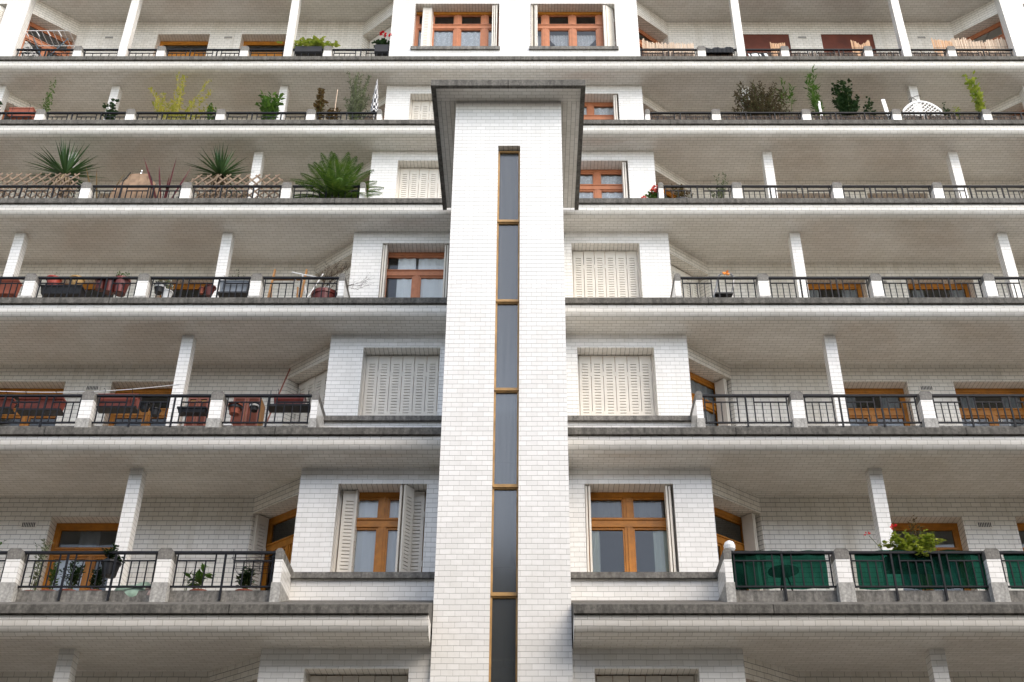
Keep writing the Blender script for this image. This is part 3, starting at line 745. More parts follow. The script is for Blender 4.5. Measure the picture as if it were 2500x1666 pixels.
l.new(cr.outputs[0], df.inputs['Color']); l.new(cr.outputs[0], tl.inputs['Color']); tr.inputs['Color'].default_value = (.08, .42, .3, 1)
m1 = n.new('ShaderNodeMixShader'); m1.inputs[0].default_value = .3; l.new(df.outputs[0], m1.inputs[1]); l.new(tl.outputs[0], m1.inputs[2])
m2 = n.new('ShaderNodeMixShader'); m2.inputs[0].default_value = .25; l.new(m1.outputs[0], m2.inputs[1]); l.new(tr.outputs[0], m2.inputs[2]); l.new(m2.outputs[0], n['Material Output'].inputs['Surface']); M['net'] = m

U = random.uniform
def V3(x, y, z): return Vector((x, y, z))
def fl(i): return lev(i)[1]+(.455 if i < 5 else .295)            # balcony floor
def spot(i, px, py, loc): x, z = at(px, py, lev(i)[0]+loc); return x, lev(i)[0]+loc, z
def sub(mb, name, mat, root, smooth=False): return mb.build(name, M[mat], root, smooth)
def rdir(up=.3, flat=1):
    t = U(0, 2*math.pi); return V3(math.cos(t)*flat, math.sin(t)*flat, U(-.4, .8)+up).normalized()
def pot_mesh(r, h, taper=.75, rim=.012):
    return MB().lathe([(r*taper, 0), (r*.98, h*.86), (r+rim, h*.86), (r+rim, h), (r*.9, h), (r*.88, h*.93), (0.001, h*.93)], 18)
def foliage(root, h, w, d, nst, nl, L, W, leaf, stem='greenstem', z0=0., lo=.3, shape=.8, bend=.3, srad=.006, minh=.55, up=.3, jit=.03):
    if root.location.z > 15: L, W = L*1.25, W*1.5
    sm, lm = MB(), MB()
    for k in range(nst):
        t = U(0, 2*math.pi); rr = math.sqrt(U(.02, 1)); hh = h*U(minh, 1) if k else h
        rr *= (1-shape*max(0, hh/h-.5)) if k else .15
        tip = V3(math.cos(t)*rr*w/2, math.sin(t)*rr*d/2, z0+hh); b0 = V3(math.cos(t)*.03, math.sin(t)*.03, z0)
        mid = V3(tip.x*bend, tip.y*bend, z0+hh*.6); pts = []
        for q in range(6):
            u = q/5; pts.append(b0*(1-u)**2+mid*2*u*(1-u)+tip*u*u)
        sm.tube(pts, srad, 4, srad*.4)
        for q in range(nl):
            u = U(lo, 1)**.8; p = b0*(1-u)**2+mid*2*u*(1-u)+tip*u*u
            dr = rdir(up); p = p+V3(U(-jit, jit), U(-jit, jit), U(-jit, jit)); lm.leaf(p, dr, L*U(.6, 1.2), W*U(.7, 1.2), V3(U(-.5, .5), U(-.5, .5), 1))
    sub(sm, 'stem', stem, root); sub(lm, 'foliage', leaf, root)
def flowers(root, pts, r, mat, n=26):
    for p in pts:
        mb = MB()
        for k in range(n):
            d = rdir(.2); mb.leaf(V3(*p)+d*r*.4, d, r*.9, r*.8, V3(U(-1, 1), U(-1, 1), U(-1, 1)))
        sub(mb, 'flower', mat, root)
def potted(name, label, cat, i, x0, x1, ytop, loc, leaf, nst=9, nl=26, L=.075, W=.035, pot='terra', potr=.13, poth=.22, group=None, base=None, depth=.5, **kw):
    px = (x0+x1)/2; X, Y, zt = spot(i, px, ytop, loc); w = abs(spot(i, x1, ytop, loc)[0]-spot(i, x0, ytop, loc)[0]); zb = fl(i) if base is None else base
    r = thing(name, label, cat, (X, Y, zb), 0, group)
    if pot:
        sub(pot_mesh(potr, poth), 'pot', pot, r, False); sub(MB().lathe([(potr*.86, poth*.9), (.001, poth*.92)], 14, cap=False), 'soil', 'soil', r)
    z0 = poth*.9 if pot else 0
    foliage(r, zt-zb-z0, w, min(w, depth), nst, nl, L, W, leaf, z0=z0, **kw); r['ht'] = zt-zb
    return r
def trough(label, i, x0, x1, y0, y1, loc, mat, tray=None, group=None, plant=None, name='planter_box', cat='planter', dp=.17):
    xa, Y, z1 = spot(i, x0, y0, loc); xb, _, z0 = spot(i, x1, y1, loc); wd = xb-xa; h = z1-z0
    r = thing(name, label, cat, ((xa+xb)/2, Y, z0), 0, group); mb = MB(); a, b, c, d = wd/2, wd/2*.93, dp/2, dp/2*.8
    B0 = [(-b, -d, 0), (b, -d, 0), (b, d, 0), (-b, d, 0)]; T0 = [(-a, -c, h), (a, -c, h), (a, c, h), (-a, c, h)]
    for k in range(4): mb.face([B0[k], B0[(k+1) % 4], T0[(k+1) % 4], T0[k]])
    mb.face(B0[::-1]); ri = .02
    for k, (sx, sy) in enumerate(((0, -1), (1, 0), (0, 1), (-1, 0))): pass
    mb.box(-a-.008, a+.008, -c-.008, -c+ri, h-.025, h+.004); mb.box(-a-.008, a+.008, c-ri, c+.008, h-.025, h+.004)
    mb.box(-a-.008, -a+ri, -c+ri, c-ri, h-.025, h+.004); mb.box(a-ri, a+.008, -c+ri, c-ri, h-.025, h+.004)
    sub(mb, 'box', mat, r); sub(MB().box(-a+ri, a-ri, -c+ri, c-ri, h-.05, h-.02), 'soil', 'soil', r)
    if tray: sub(MB().box(-b-.03, b+.03, -d-.03, d+.03, -.035, -.004), 'tray', tray, r)
    for x in (-a*.7, a*.7):                           # wire hooks over the handrail
        hk = MB(); hk.tube([(x, -c-.012, h*.2), (x, -c-.012, h+.05), (x, -c-.05, h+.075), (x, -c-.085, h+.05)], .004, 5)
        sub(hk, 'hook', 'iron', r)
    if plant: foliage(r, **plant)
    return r
def pot(label, i, x0, x1, y0, y1, loc, mat, group=None, name='flower_pot', plant=None, taper=.75, band=None):
    xa, Y, z1 = spot(i, x0, y0, loc); xb, _, z0 = spot(i, x1, y1, loc); rad = (xb-xa)/2; h = max(.08, z1-z0)
    r = thing(name, label, 'pot', ((xa+xb)/2, Y, z0), 0, group); sub(pot_mesh(rad, h, taper), 'pot', mat, r); sub(MB().lathe([(rad*.86, h*.93), (.001, h*.95)], 14, cap=False), 'soil', 'soil', r)
    if band: sub(MB().lathe([(rad*1.03, h*.55), (rad*1.05, h*.8)], 18, cap=False), 'band', band, r)
    if plant: foliage(r, z0=h*.9, **plant)
    return r

# ---- lowest full terrace, left side
potted('climbing_plant', 'thin leafy climber with pale leaves rising beside the left wooden balcony door', 'plant', 0, 80, 140, 1318, 1.15, 'olive', 6, 26, .06, .035, shape=.3, lo=.1, srad=.005)
potted('leafy_plant', 'sprig of green leaves at the left picture edge on the lowest terrace', 'plant', 0, -25, 14, 1322, 1.15, 'leaf', 7, 22, .06, .035)
r = potted('hanging_plant', 'dark bushy plant in a black pot hanging at the handrail before the blue-reflecting door', 'plant', 0, 248, 312, 1336, 1.0, 'dkleaf', 12, 40, .055, .03, pot='black', potr=.12, poth=.2, base=lev(0)[1]+.86, shape=.3, up=-.1, minh=.3)
potted('leafy_plant', 'dark green bushy plant low behind the bars in front of the blue-reflecting door', 'plant', 0, 155, 215, 1372, 1.1, 'dkleaf', 13, 34, .06, .03)
potted('leafy_plant', 'dense dark foliage under the hanging black pot on the lowest left terrace', 'plant', 0, 220, 275, 1388, 1.12, 'dkleaf', 12, 34, .06, .03, base=None)
potted('leafy_plant', 'slender green climber leaning on the left jamb of the lowest wooden door', 'plant', 0, 120, 160, 1370, 1.12, 'leaf', 6, 20, .06, .03, shape=.2)
r = thing('plastic_bag', 'pale green and pink plastic bag slumped on the floor beside a tiled post', 'bag', spot(0, 338, 1436, 1.1)); r.location.z = fl(0)+.02
mb = MB().lathe([(.2, 0), (.3, .08), (.31, .16), (.25, .25), (.12, .3), (.02, .31)], 16); mb.v = [V3(v.x*1.05+.03*math.sin(v.z*31+v.y*20), v.y*.6, v.z+.03*math.sin(v.x*19)) for v in mb.v]; sub(mb, 'bag', 'bag', r, True)
sub(MB().lathe([(.12, .06), (.17, .1), (.16, .2), (.05, .24)], 12, (.24, -.02, 0)), 'pouch', 'palepink', r, True)
r = potted('leafy_plant', 'young plant with large oval leaves seen alone behind the bars of the end railing', 'plant', 0, 478, 516, 1386, 1.1, 'leaf', 5, 7, .17, .09, shape=.1, lo=.25, srad=.007)
potted('seedling', 'tiny two-leaved seedling low behind the end railing of the lowest left terrace', 'plant', 0, 446, 472, 1412, 1.08, 'dkleaf', 3, 3, .13, .05, potr=.07, poth=.12, lo=.8)
potted('leafy_plant', 'spreading dark leaved plant behind the end railing next to the angled door', 'plant', 0, 582, 630, 1390, 1.1, 'dkleaf', 11, 24, .085, .04)
r = thing('wire_basket', 'empty wire flower basket hooked over the end railing beside the angled door', 'basket', spot(0, 620, 1395, .98)); mb = MB()
for z, q in ((0, .8), (.1, .92), (.16, 1)): mb.tube([(-.3*q, -.09, z), (.3*q, -.09, z), (.3*q, .09, z), (-.3*q, .09, z), (-.3*q, -.09, z)], .004, 4)
for x in (-.28, -.1, .1, .28): mb.tube([(x, .09, .16), (x*.85, .07, 0), (x*.85, -.07, 0), (x, -.1, .16), (x, -.12, .27)], .0035, 4)
sub(mb, 'wire', 'iron', r)

# ---- lowest full terrace, right side: green shade cloth and geraniums
def shade(label, i, px0, px1, py, ztop, zbot, cat='screen'):
    Y = lev(i)[0]+.925; xa = at(px0, py, Y)[0]; xb = at(px1, py, Y)[0]; Z = lev(i)[1]
    r = thing('shade_cloth', label, cat, ((xa+xb)/2, Y, Z+zbot), 0, 'green shade cloths tied behind the railing bars'); mb = MB(); nx, nz_ = 40, 10; wd = xb-xa; h = ztop-zbot
    ph = U(0, 6); G_ = lambda a, b: V3(-wd/2+wd*a/nx, .008*math.sin(a*.9+ph)+.014*math.sin(b*.7+a*.33), h*b/nz_+(.006*math.sin(a*.37+ph) if b in (0, nz_) else 0))
    for a in range(nx):
        for b in range(nz_): mb.face([G_(a, b), G_(a+1, b), G_(a+1, b+1), G_(a, b+1)])
    sub(mb, 'cloth', 'net', r)
    fold = MB()                                        # the doubled, crumpled upper hem
    for a in range(nx): fold.face([G_(a, 9)+V3(0, -.012, 0), G_(a+1, 9)+V3(0, -.012, 0), G_(a+1, 10)+V3(0, -.016, .02), G_(a, 10)+V3(0, -.016, .02)])
    sub(fold, 'hem', 'net', r); return r
shade('green shade cloth on the short end railing of the lowest right terrace', 0, 1789, 2020, 1400, 1.172, .655)
shade('green shade cloth behind the railing under the red geraniums', 0, 2092, 2410, 1400, 1.172, .655)
shade('green shade cloth cut off by the right picture edge', 0, 2460, 2720, 1400, 1.172, .655)
for lb, px, py, wd in (('dark round table edge dimly seen through the end green shade cloth', 1918, 1392, .42),):
    r = thing('bistro_table', lb, 'table', spot(0, px, 1440, 1.35)); r.location.z = fl(0)
    sub(MB().lathe([(wd/2, .60), (wd/2, .63), (.001, .632)], 24), 'tabletop', 'black', r)
    for k in range(3): t = k*2.1; sub(MB().tube([(.03*math.cos(t), .03*math.sin(t), .6), (wd*.42*math.cos(t), wd*.42*math.sin(t), 0)], .012, 6), 'leg', 'black', r)
r = thing('geranium', 'bright green red-flowered geranium spilling over the railing above a green cloth', 'plant', spot(0, 2238, 1390, 1.06)); r.location.z = lev(0)[1]+.95
sub(MB().box(-.42, .42, -.08, .09, 0, .19), 'planter', 'black', r)
foliage(r, .42, .95, .5, 50, 34, .065, .06, 'lime', z0=.14, shape=.5, minh=.12, up=.0, lo=.35)
flowers(r, [(-.24, -.1, .6)], .05, 'redflower', 14); flowers(r, [(-.62, -.1, .5)], .04, 'redflower', 8)
st = MB(); [st.tube([(x*.6, -.02, .2), (x, -.1, z)], .005, 4) for x, z in ((-.24, .58), (-.6, .48))]; sub(st, 'flower_stem', 'greenstem', r)
r = potted('seeding_plant', 'thin brown seeding stalk rising above the red geranium', 'plant', 0, 2215, 2245, 1266, 1.15, 'bronze', 3, 40, .05, .03, pot='terra', shape=.1, lo=.55, minh=.9)
r = thing('white_rag', 'crumpled white rag resting on the end post of the green-screened railing', 'rag', spot(0, 1781, 1336, .92)); r.location.z = lev(0)[1]+1.183
mb = MB().lathe([(.05, 0), (.075, .03), (.08, .08), (.06, .13), (.02, .155)], 16); mb.v = [V3(v.x*(1+.12*math.sin(math.atan2(v.y, v.x)*8)), v.y*(1+.12*math.sin(math.atan2(v.y, v.x)*8)), v.z) for v in mb.v]; sub(mb, 'cloth', 'white', r)

Yw = lev(0)[0]+offs(0)[1]+.45; xw, zw = at(1503, 1392, Yw)
r = thing('white_cushion', 'white cushion lying inside the open window with pale green curtains', 'cushion', (xw, Yw, lev(0)[1]+1.15)); mb = MB().box(-.25, .25, -.05, .28, 0, .07); mb.box(-.23, .22, -.03, .26, .071, .16); sub(mb, 'cover', 'white', r)

# ---- second terrace, left side
gP = 'brick red planter boxes hung on the railing'
trough('brick red planter box cut by the left picture edge', 1, -60, 30, 977, 1000, 1.06, 'redpot', 'black', gP)
trough('brick red planter box with rounded ends left of the two air slots', 1, 53, 152, 977, 1004, 1.06, 'redpot', 'black', gP)
trough('faded brick red planter box right beside a tiled post, before an amber door', 1, 246, 335, 969, 998, 1.06, 'redpot', 'black', gP)
trough('dark red planter box nearest the white bay wall, under the broom stick', 1, 671, 743, 970, 992, 1.06, 'dkred', None, gP)
r = thing('planter_shelf', 'black shelf tray holding the dark red planter box on the end railing', 'shelf', spot(1, 707, 1000, 1.06)); sub(MB().box(-.34, .34, -.11, .11, 0, .04), 'tray', 'black', r); sub(MB().tube([(-.3, -.1, .04), (-.3, -.13, .27)], .006, 5).tube([(.3, -.1, .04), (.3, -.13, .27)], .006, 5), 'bracket', 'iron', r)
r = trough('low black planter box with a pale rim in front of a brown cabinet', 1, 437, 504, 1000, 1012, 1.06, 'black')
pot('small black pot hung left of the other on the railing before the amber door', 1, 342, 364, 988, 1003, 1.02, 'black'); pot('small black pot hung slightly lower at the amber door mullion', 1, 368, 389, 1001, 1016, 1.02, 'black')
pot('terracotta bowl with black base hung beside a tiled post', 1, 559, 588, 990, 1012, 1.02, 'terra', band='black'); pot('small black pot with a cream rim hung before the brown cabinet', 1, 610, 631, 988, 1004, 1.02, 'black', band='white')
def cabinet(label, i, x0, x1, y0, loc):
    xa, Y, z1 = spot(i, x0, y0, loc); xb = spot(i, x1, y0, loc)[0]; wd = xb-xa; h = z1-fl(i)
    r = thing('louvred_cabinet', label, 'cabinet', ((xa+xb)/2, Y, fl(i))); mb = MB().box(-wd/2, wd/2, 0, .35, 0, h); sub(mb, 'body', 'honey', r)
    for s in (-1, 1):
        a, b = sorted((s*.008, s*wd/2)); d = MB(); n_ = int(h/.04)
        d.box(a, a+.03, -.022, -.001, 0, h); d.box(b-.03, b, -.022, -.001, 0, h); d.box(a+.03, b-.03, -.022, -.001, h-.04, h); d.box(a+.03, b-.03, -.022, -.001, 0, .04)
        for k in range(n_-2): d.face([(a+.03, -.004, .04+k*.04), (b-.03, -.004, .04+k*.04), (b-.03, -.018, .075+k*.04), (a+.03, -.018, .075+k*.04)][::1])
        sub(d, 'louvred_door', 'mahog', r)
    return r
cabinet('red brown louvred cabinet left of the tiled post, behind the low black planter', 1, 462, 512, 971, 1.75); cabinet('red brown louvred cabinet with one honey coloured side, near the broom stick', 1, 572, 638, 970, 1.75)
r = thing('storage_box', 'white plastic box on the balcony floor between two brown cabinets', 'box', spot(1, 553, 1010, 1.6)); r.location.z = fl(1); sub(MB().box(-.13, .13, -.1, .2, 0, .5).box(-.14, .14, -.11, .21, .5, .53), 'box', 'white', r)
a = V3(*spot(1, 667, 972, 1.35)); b = V3(*spot(1, 708, 901, 2.3)); r = thing('broom_stick', 'thin red brown broom stick leaning against the angled lintel', 'broom', a); sub(MB().tube([V3(-.12, -.05, fl(1)-a.z+.14), b-a], .013, 7), 'handle', 'mahog', r); sub(MB().box(-.27, .03, -.09, -.01, fl(1)-a.z, fl(1)-a.z+.14), 'brush', 'black', r)
c = lev(1); a = V3(-8.9, c[0]+1.85, at(0, 953, c[0]+1.85)[1]); mdl = V3(*spot(1, 200, 957, 1.8)); b = V3(-5.5, c[0]+1.735, at(425, 939, c[0]+1.74)[1])
r = thing('clothesline', 'thin pale clothesline stretched from a tiled column to the left picture edge', 'clothesline', a); sub(MB().tube([a*((1-u)**2)+(mdl*2-a*.5-b*.5)*2*u*(1-u)+b*u*u-a for u in [k/16 for k in range(17)]], .008, 5), 'cord', 'white', r)

# ---- third terrace, left side
Z2 = lev(2)[1]
r = trough('terracotta planter box cut by the left picture edge, third terrace from below', 2, -30, 40, 690, 722, 1.06, 'terra')
pot('bright red flower pot standing in the long black trough', 2, 116, 143, 682, 706, 1.12, 'brightred', plant=dict(h=.08, w=.2, d=.2, nst=3, nl=4, L=.05, W=.02, leaf='olive'))
pot('straw yellow flower pot at the right end of the long black trough', 2, 172, 200, 682, 706, 1.12, 'yellow', plant=dict(h=.1, w=.2, d=.2, nst=4, nl=6, L=.05, W=.02, leaf='olive'))
trough('long black trough carrying a red and a yellow pot', 2, 106, 200, 706, 725, 1.10, 'black', dp=.26)
pot('dark red glazed pot hung leftmost of three before the amber door', 2, 235, 256, 684, 708, 1.02, 'dkred'); pot('dark red glazed pot hung in the middle of three before the amber door', 2, 257, 280, 685, 715, 1.02, 'dkred')
pot('largest dark red ribbed pot, hung rightmost of three, with a trailing sprig', 2, 281, 310, 684, 718, 1.02, 'dkred', plant=dict(h=.16, w=.5, d=.25, nst=7, nl=9, L=.05, W=.03, leaf='leaf'))
pot('black hanging pot with a white rim beside a tiled post', 2, 378, 401, 697, 716, 1.02, 'black', band='white', plant=dict(h=.12, w=.3, d=.2, nst=5, nl=6, L=.05, W=.03, leaf='olive'))
r = potted('flowering_plant', 'pale plant dotted with small white flowers beside a tiled post', 'plant', 2, 398, 432, 678, 1.1, 'olive', 9, 16, .045, .03, pot='white', potr=.1, poth=.17, base=Z2+.82); flowers(r, [(U(-.15, .15), U(-.12, .1), U(.25, .42)) for k in range(10)], .025, 'whiteflower', 7)
pot('tiny terracotta pot hung before the amber door, left of a red bowl', 2, 487, 497, 704, 718, 1.02, 'terra'); pot('red bowl hung in front of the foot of a tiled column', 2, 501, 523, 702, 723, 1.02, 'dkred', taper=.5, plant=dict(h=.09, w=.15, d=.15, nst=3, nl=3, L=.06, W=.03, leaf='whiteflower'))
trough('grey plastic trough in a wire holder beside the tiled column', 2, 540, 604, 692, 719, 1.02, 'greypot', 'black', plant=dict(h=.3, w=.4, d=.1, nst=3, nl=8, L=.04, W=.02, leaf='dkleaf', z0=.2, srad=.003))
r = thing('deck_chair', 'folded honey coloured wooden deck chair leaning at the back of the loggia', 'chair', spot(2, 693, 728, 1.5)); r.location.z = fl(2)
hh = spot(2, 693, 660, 1.7)[2]-fl(2)
for x in (-.31, .29): sub(MB().bar((x, -.1, 0), (x+.02, .2, hh), .03, .055), 'side_rail', 'honey', r)
for z in (.2, .48, hh-.25): sub(MB().bar((-.3, -.1+.3*z/hh, z), (.3, -.1+.3*z/hh, z), .03, .04), 'crossbar', 'honey', r)
for x in (-.25, .24): sub(MB().bar((x, .14, 0), (x, -.02, hh*.62), .025, .045), 'leg', 'honey', r)
r = thing('drying_rack', 'folding white metal drying rack near the angled wall of the third terrace', 'drying rack', spot(2, 750, 728, 1.6)); r.location.z = fl(2); hz = spot(2, 750, 662, 1.7)[2]-fl(2)
for s in (-1, 1):
    sub(MB().tube([(-.22*s, -.2, 0), (.2*s, .2, hz)], .014, 6), 'leg', 'white', r); sub(MB().tube([(-.3, -.2*s, hz*.76+.1*s), (.36, -.2*s, hz*.76-.06*s)], .012, 6), 'rod', 'white', r)
mb = MB(); [mb.tube([(-.25+k*.12, -.25, hz*.72), (-.25+k*.12, .25, hz*.88+.03*k)], .008, 5) for k in range(5)]; sub(mb, 'wing', 'white', r)
r = thing('bare_shrub', 'leafless twiggy shrub in a dark tub reaching past the end post', 'plant', spot(2, 793, 728, 1.15)); r.location.z = fl(2)
sub(pot_mesh(.24, .5, .8), 'tub', 'dkred', r); sub(MB().lathe([(.2, .46), (.001, .47)], 14, cap=False), 'soil', 'soil', r); tw = MB()
def twig(p, d, L, rad, dep):
    q = p+d*L; tw.tube([p, (p+q)/2+V3(U(-.02, .02), U(-.02, .02), U(-.01, .03)), q], rad, 4, rad*.6)
    if dep:
        for k in range(3): twig(p+d*L*U(.5, 1), (d+V3(U(-.9, .9), U(-.5, .5), U(-.4, .6))).normalized(), L*U(.55, .75), rad*.6, dep-1)
for k in range(6): twig(V3(U(-.1, .1), U(-.1, .1), .46), V3(U(-.5, .9), U(-.4, .3), 1).normalized(), U(.26, .4), .008, 3)
twig(V3(.1, -.1, .5), V3(1.2, -.1, .45).normalized(), .45, .008, 3); sub(tw, 'branch', 'stem', r)
# ---- third terrace, right side
r = thing('step_ladder', 'grey folding step ladder with a hoop handle standing behind the railing', 'ladder', spot(2, 1757, 728, 1.45)); r.location.z = fl(2); hz = spot(2, 1790, 664, 1.45)[2]-fl(2)
mb = MB(); q = .19
mb.tube([(-.28, -.14, 0), (-.03, .02, hz*.74), (.02, .05, hz*.93), (.09, .05, hz), (.25, .05, hz), (.31, .04, hz*.93), (.28, .02, hz*.74), (.1, -.14, 0)], .021, 7); sub(mb, 'frame', 'metal', r)
for k, z in enumerate((.22, .46, .68)):
    u = z/(hz*.74); xa, xb = -.28+.25*u, .1+.18*u; sub(MB().box(xa, xb, -.14+.16*u-.1, -.14+.16*u+.1, z-.015, z+.015), 'tread', 'black', r)
for a, b in (((-.22, .34, 0), (-.02, .04, hz*.72)), ((.2, .34, 0), (.26, .04, hz*.72))): sub(MB().tube([a, b], .013, 6), 'leg', 'metal', r)
sub(MB().box(-.2, .16, -.06, .1, .5, .62), 'bucket_shelf', 'black', r)
r = thing('orange_rag', 'small orange rag knotted on the hoop of the step ladder', 'rag', spot(2, 1773, 669, 1.42)); mb = MB()
for k in range(9): mb.leaf(V3(0, 0, 0), rdir(-.1), .09, .06, V3(U(-1, 1), 1, U(-1, 1)))
sub(mb, 'cloth', 'orange', r)

# ---- fourth terrace, left side: trellis, yuccas, cut-out board, palm
def trellis(label, i, x0, x1, ytop, loc, step=.2, mat='trelliswood', sl=.036):
    xa, Y, z1 = spot(i, x0, ytop, loc); xb = spot(i, x1, ytop, loc)[0]; w_ = xb-xa; z0 = lev(i)[1]+.5; h = z1-z0
    r = thing('trellis', label, 'trellis', (xa, Y, z0), 0, 'expanding wooden trellises behind the railing'); mb = MB(); k = -h
    while k < w_:
        for s in (0, 1):
            ua, ub = max(k, 0), min(k+h, w_)
            if ub-ua < .06: continue
            za, zb = (ua-k, ub-k) if s == 0 else (h-(ua-k), h-(ub-k))
            mb.bar((ua, .012*(2*s-1), za), (ub, .012*(2*s-1), zb), .009, sl)
        k += step
    sub(mb, 'lattice', mat, r); return r
trellis('brown expanding trellis at the left picture edge below the larger yucca', 3, -40, 196, 424, 1.05); trellis('brown expanding trellis between the smaller yucca and the feathery palm', 3, 470, 692, 427, 1.05)
def yucca(label, i, cx_, cy_, ztop, n_, L, seed):
    random.seed(seed); X, Y, z = spot(i, cx_, cy_, 1.3); r = thing('yucca', label, 'plant', (X, Y, fl(i))); hz = z-fl(i)
    sub(pot_mesh(.17, .25), 'pot', 'terra', r); sub(MB().lathe([(.15, .22), (.001, .23)], 14, cap=False), 'soil', 'soil', r)
    sub(MB().tube([(0, 0, .2), (.02, 0, hz*.6), (0, 0, hz)], .05, 9, .035), 'trunk', 'stem', r); lv, dd = MB(), MB()
    for k in range(n_):
        t = U(0, 2*math.pi); el = math.asin(U(-.25, 1)); d = V3(math.cos(t)*math.cos(el), math.sin(t)*math.cos(el), math.sin(el)); l_ = L*U(.75, 1.1)
        droop = .10*(1-abs(math.sin(el)))
        pts = [V3(0, 0, hz)+d*l_*u-V3(0, 0, droop*u*u) for u in (0, .3, .65, 1)]; sd = d.cross(V3(U(-.3, .3), U(-.3, .3), 1)).normalized()
        lv.strip(pts, [.03, .042, .028, .002], sd)
    for k in range(int(n_*.55)):
        t = U(0, 2*math.pi); d = V3(math.cos(t), math.sin(t), 0); l_ = L*U(.5, .85)
        pts = [V3(0, 0, hz-.05)+d*.1*u-V3(0, 0, 0) for u in (0, 1)]+[V3(0, 0, hz-.05)+d*(.16+.1*U(0, 1))-V3(0, 0, l_*.5), V3(0, 0, hz-.05)+d*U(.1, .3)-V3(0, 0, l_)]
        dd.strip(pts, [.03, .03, .022, .004], d.cross(V3(0, 0, 1)))
    sub(lv, 'foliage', 'yuccaleaf', r); sub(dd, 'dead_leaves', 'deadleaf', r)
yucca('larger spiky yucca rising in front of a tiled column, dead leaves hanging below', 3, 158, 428, 0, 110, .82, 3)
yucca('smaller spiky yucca right of the cut-out wooden board', 3, 537, 428, 0, 75, .72, 5)
random.seed(11)
xa, Y, z1 = spot(3, 276, 424, 1.05); xb = spot(3, 408, 424, 1.05)[0]; w_ = xb-xa; z0 = lev(3)[1]+.5; h = z1-z0
r = thing('wooden_board', 'weathered wooden board with a scalloped top behind the railing between the yuccas', 'board', ((xa+xb)/2, Y, z0)); mb = MB(); n_ = 6
def top_(x):
    u = abs(x)/(w_/2); return h*(1-.06*u*u) if u < .42 else h*(.86-.16*((u-.42)/.3)**2) if u < .74 else h*(.72-.62*((u-.74)/.26)**2)
for k in range(n_):
    a, b = -w_/2+w_*k/n_+.004, -w_/2+w_*(k+1)/n_-.004; K = 8; dy = U(-.004, .004)
    tp = [(a+(b-a)*q/K, top_(a+(b-a)*q/K)) for q in range(K+1)]
    mb.face([(a, dy, 0), (b, dy, 0)]+[(x, dy, z) for x, z in tp[::-1]]); mb.face([(b, dy+.025, 0), (a, dy+.025, 0)]+[(x, dy+.025, z) for x, z in tp])
    for (x0, za), (x1, zb) in zip(tp, tp[1:]): mb.face([(x0, dy, za), (x1, dy, zb), (x1, dy+.025, zb), (x0, dy+.025, za)])
sub(mb, 'plank', 'wood', r)
for s in (-1, 1): sub(MB().tube([(s*w_*.3, -.02, 0), (s*w_*.27, -.02, h*.8), (s*w_*.17, -.02, h*1.01)], .011, 5), 'brace', 'iron', r)
r = thing('glass_bottle', 'small clear glass bottle standing on top of the scalloped wooden board', 'bottle', ((xa+xb)/2+.02, Y+.012, z0+h*.99)); sub(MB().lathe([(.022, 0), (.024, .06), (.01, .085), (.01, .12)], 12), 'body', 'glass', r)
def cordyline(label, i, px, py, n_, L, mat, loc=1.15):
    X, Y, z = spot(i, px, py, loc); r = thing('cordyline', label, 'plant', (X, Y, fl(i))); sub(pot_mesh(.11, .2), 'pot', 'terra', r); lv = MB(); hz = z-fl(i)
    for k in range(n_):
        t = U(0, 6.28); d = V3(math.cos(t)*.55, math.sin(t)*.4, 1).normalized(); l_ = hz*U(.6, 1.05) if k > 2 else hz
        if k < 2: d = V3((-.2, .32)[k], 0, 1).normalized()
        lv.strip([V3(0, 0, .15)+d*l_*u for u in (0, .4, .75, 1)], [.03, .045, .035, .003], d.cross(V3(.2, 1, 0)).normalized())
    sub(lv, 'foliage', mat, r)
cordyline('upright plant with dark red blade leaves at the right of the wooden board', 3, 418, 412, 6, .6, 'cordy'); cordyline('dark thin bladed plant at the left of the wooden board', 3, 262, 424, 4, .5, 'bronze')
X, Y, z = spot(3, 822, 474, 1.12); r = thing('sago_palm', 'large dark green feathery palm with arching fronds in a wide pot by the end post', 'plant', (X, Y, fl(3)))
sub(pot_mesh(.27, .26, .8), 'pot', 'dkred', r); sub(MB().lathe([(.24, .22), (.001, .23)], 14, cap=False), 'soil', 'soil', r); sub(MB().lathe([(.13, .2), (.16, .35), (.13, .5), (.05, .56)], 14), 'trunk', 'stem', r); lv = MB()
for k in range(46):
    t = 2*math.pi*(k*.382)+U(-.2, .2); el0 = R(86-84*(k/45)**.95+U(-6, 6)); L = U(.9, 1.12); K = 30; p = V3(0, 0, .5); el = el0; pts = [p.copy()]
    if math.sin(t) > .3: L *= .8
    for q in range(K): p = p+V3(math.cos(t)*math.cos(el), math.sin(t)*math.cos(el), math.sin(el))*L/K; el -= R(62)/K*(.3+.9*q/K); pts.append(p.copy())
    sd = V3(-math.sin(t), math.cos(t), 0)
    for q in range(K): lv.leaf(pts[q], pts[q+1]-pts[q], L/K*1.3, .02, V3(0, 0, 1))
    for q in range(4, K):
        d = (pts[q+1]-pts[q]).normalized(); nrm = sd.cross(d); ll = .21*math.sin(math.pi*min(1, (q+1)/K*.86+.1))**.7
        for s in (-1, 1): lv.leaf(pts[q], sd*s*.8+d*.75+nrm*.18-V3(0, 0, .15), ll*U(.85, 1.1), .025, nrm)
sub(lv, 'frond', 'palmleaf', r)
yl = MB()
for k in range(60): d = rdir(.3); yl.leaf(V3(.03, -.2, .62)+d*U(0, .12), d, .1, .03, V3(0, 0, 1))
sub(yl, 'young_leaves', 'lime', r)
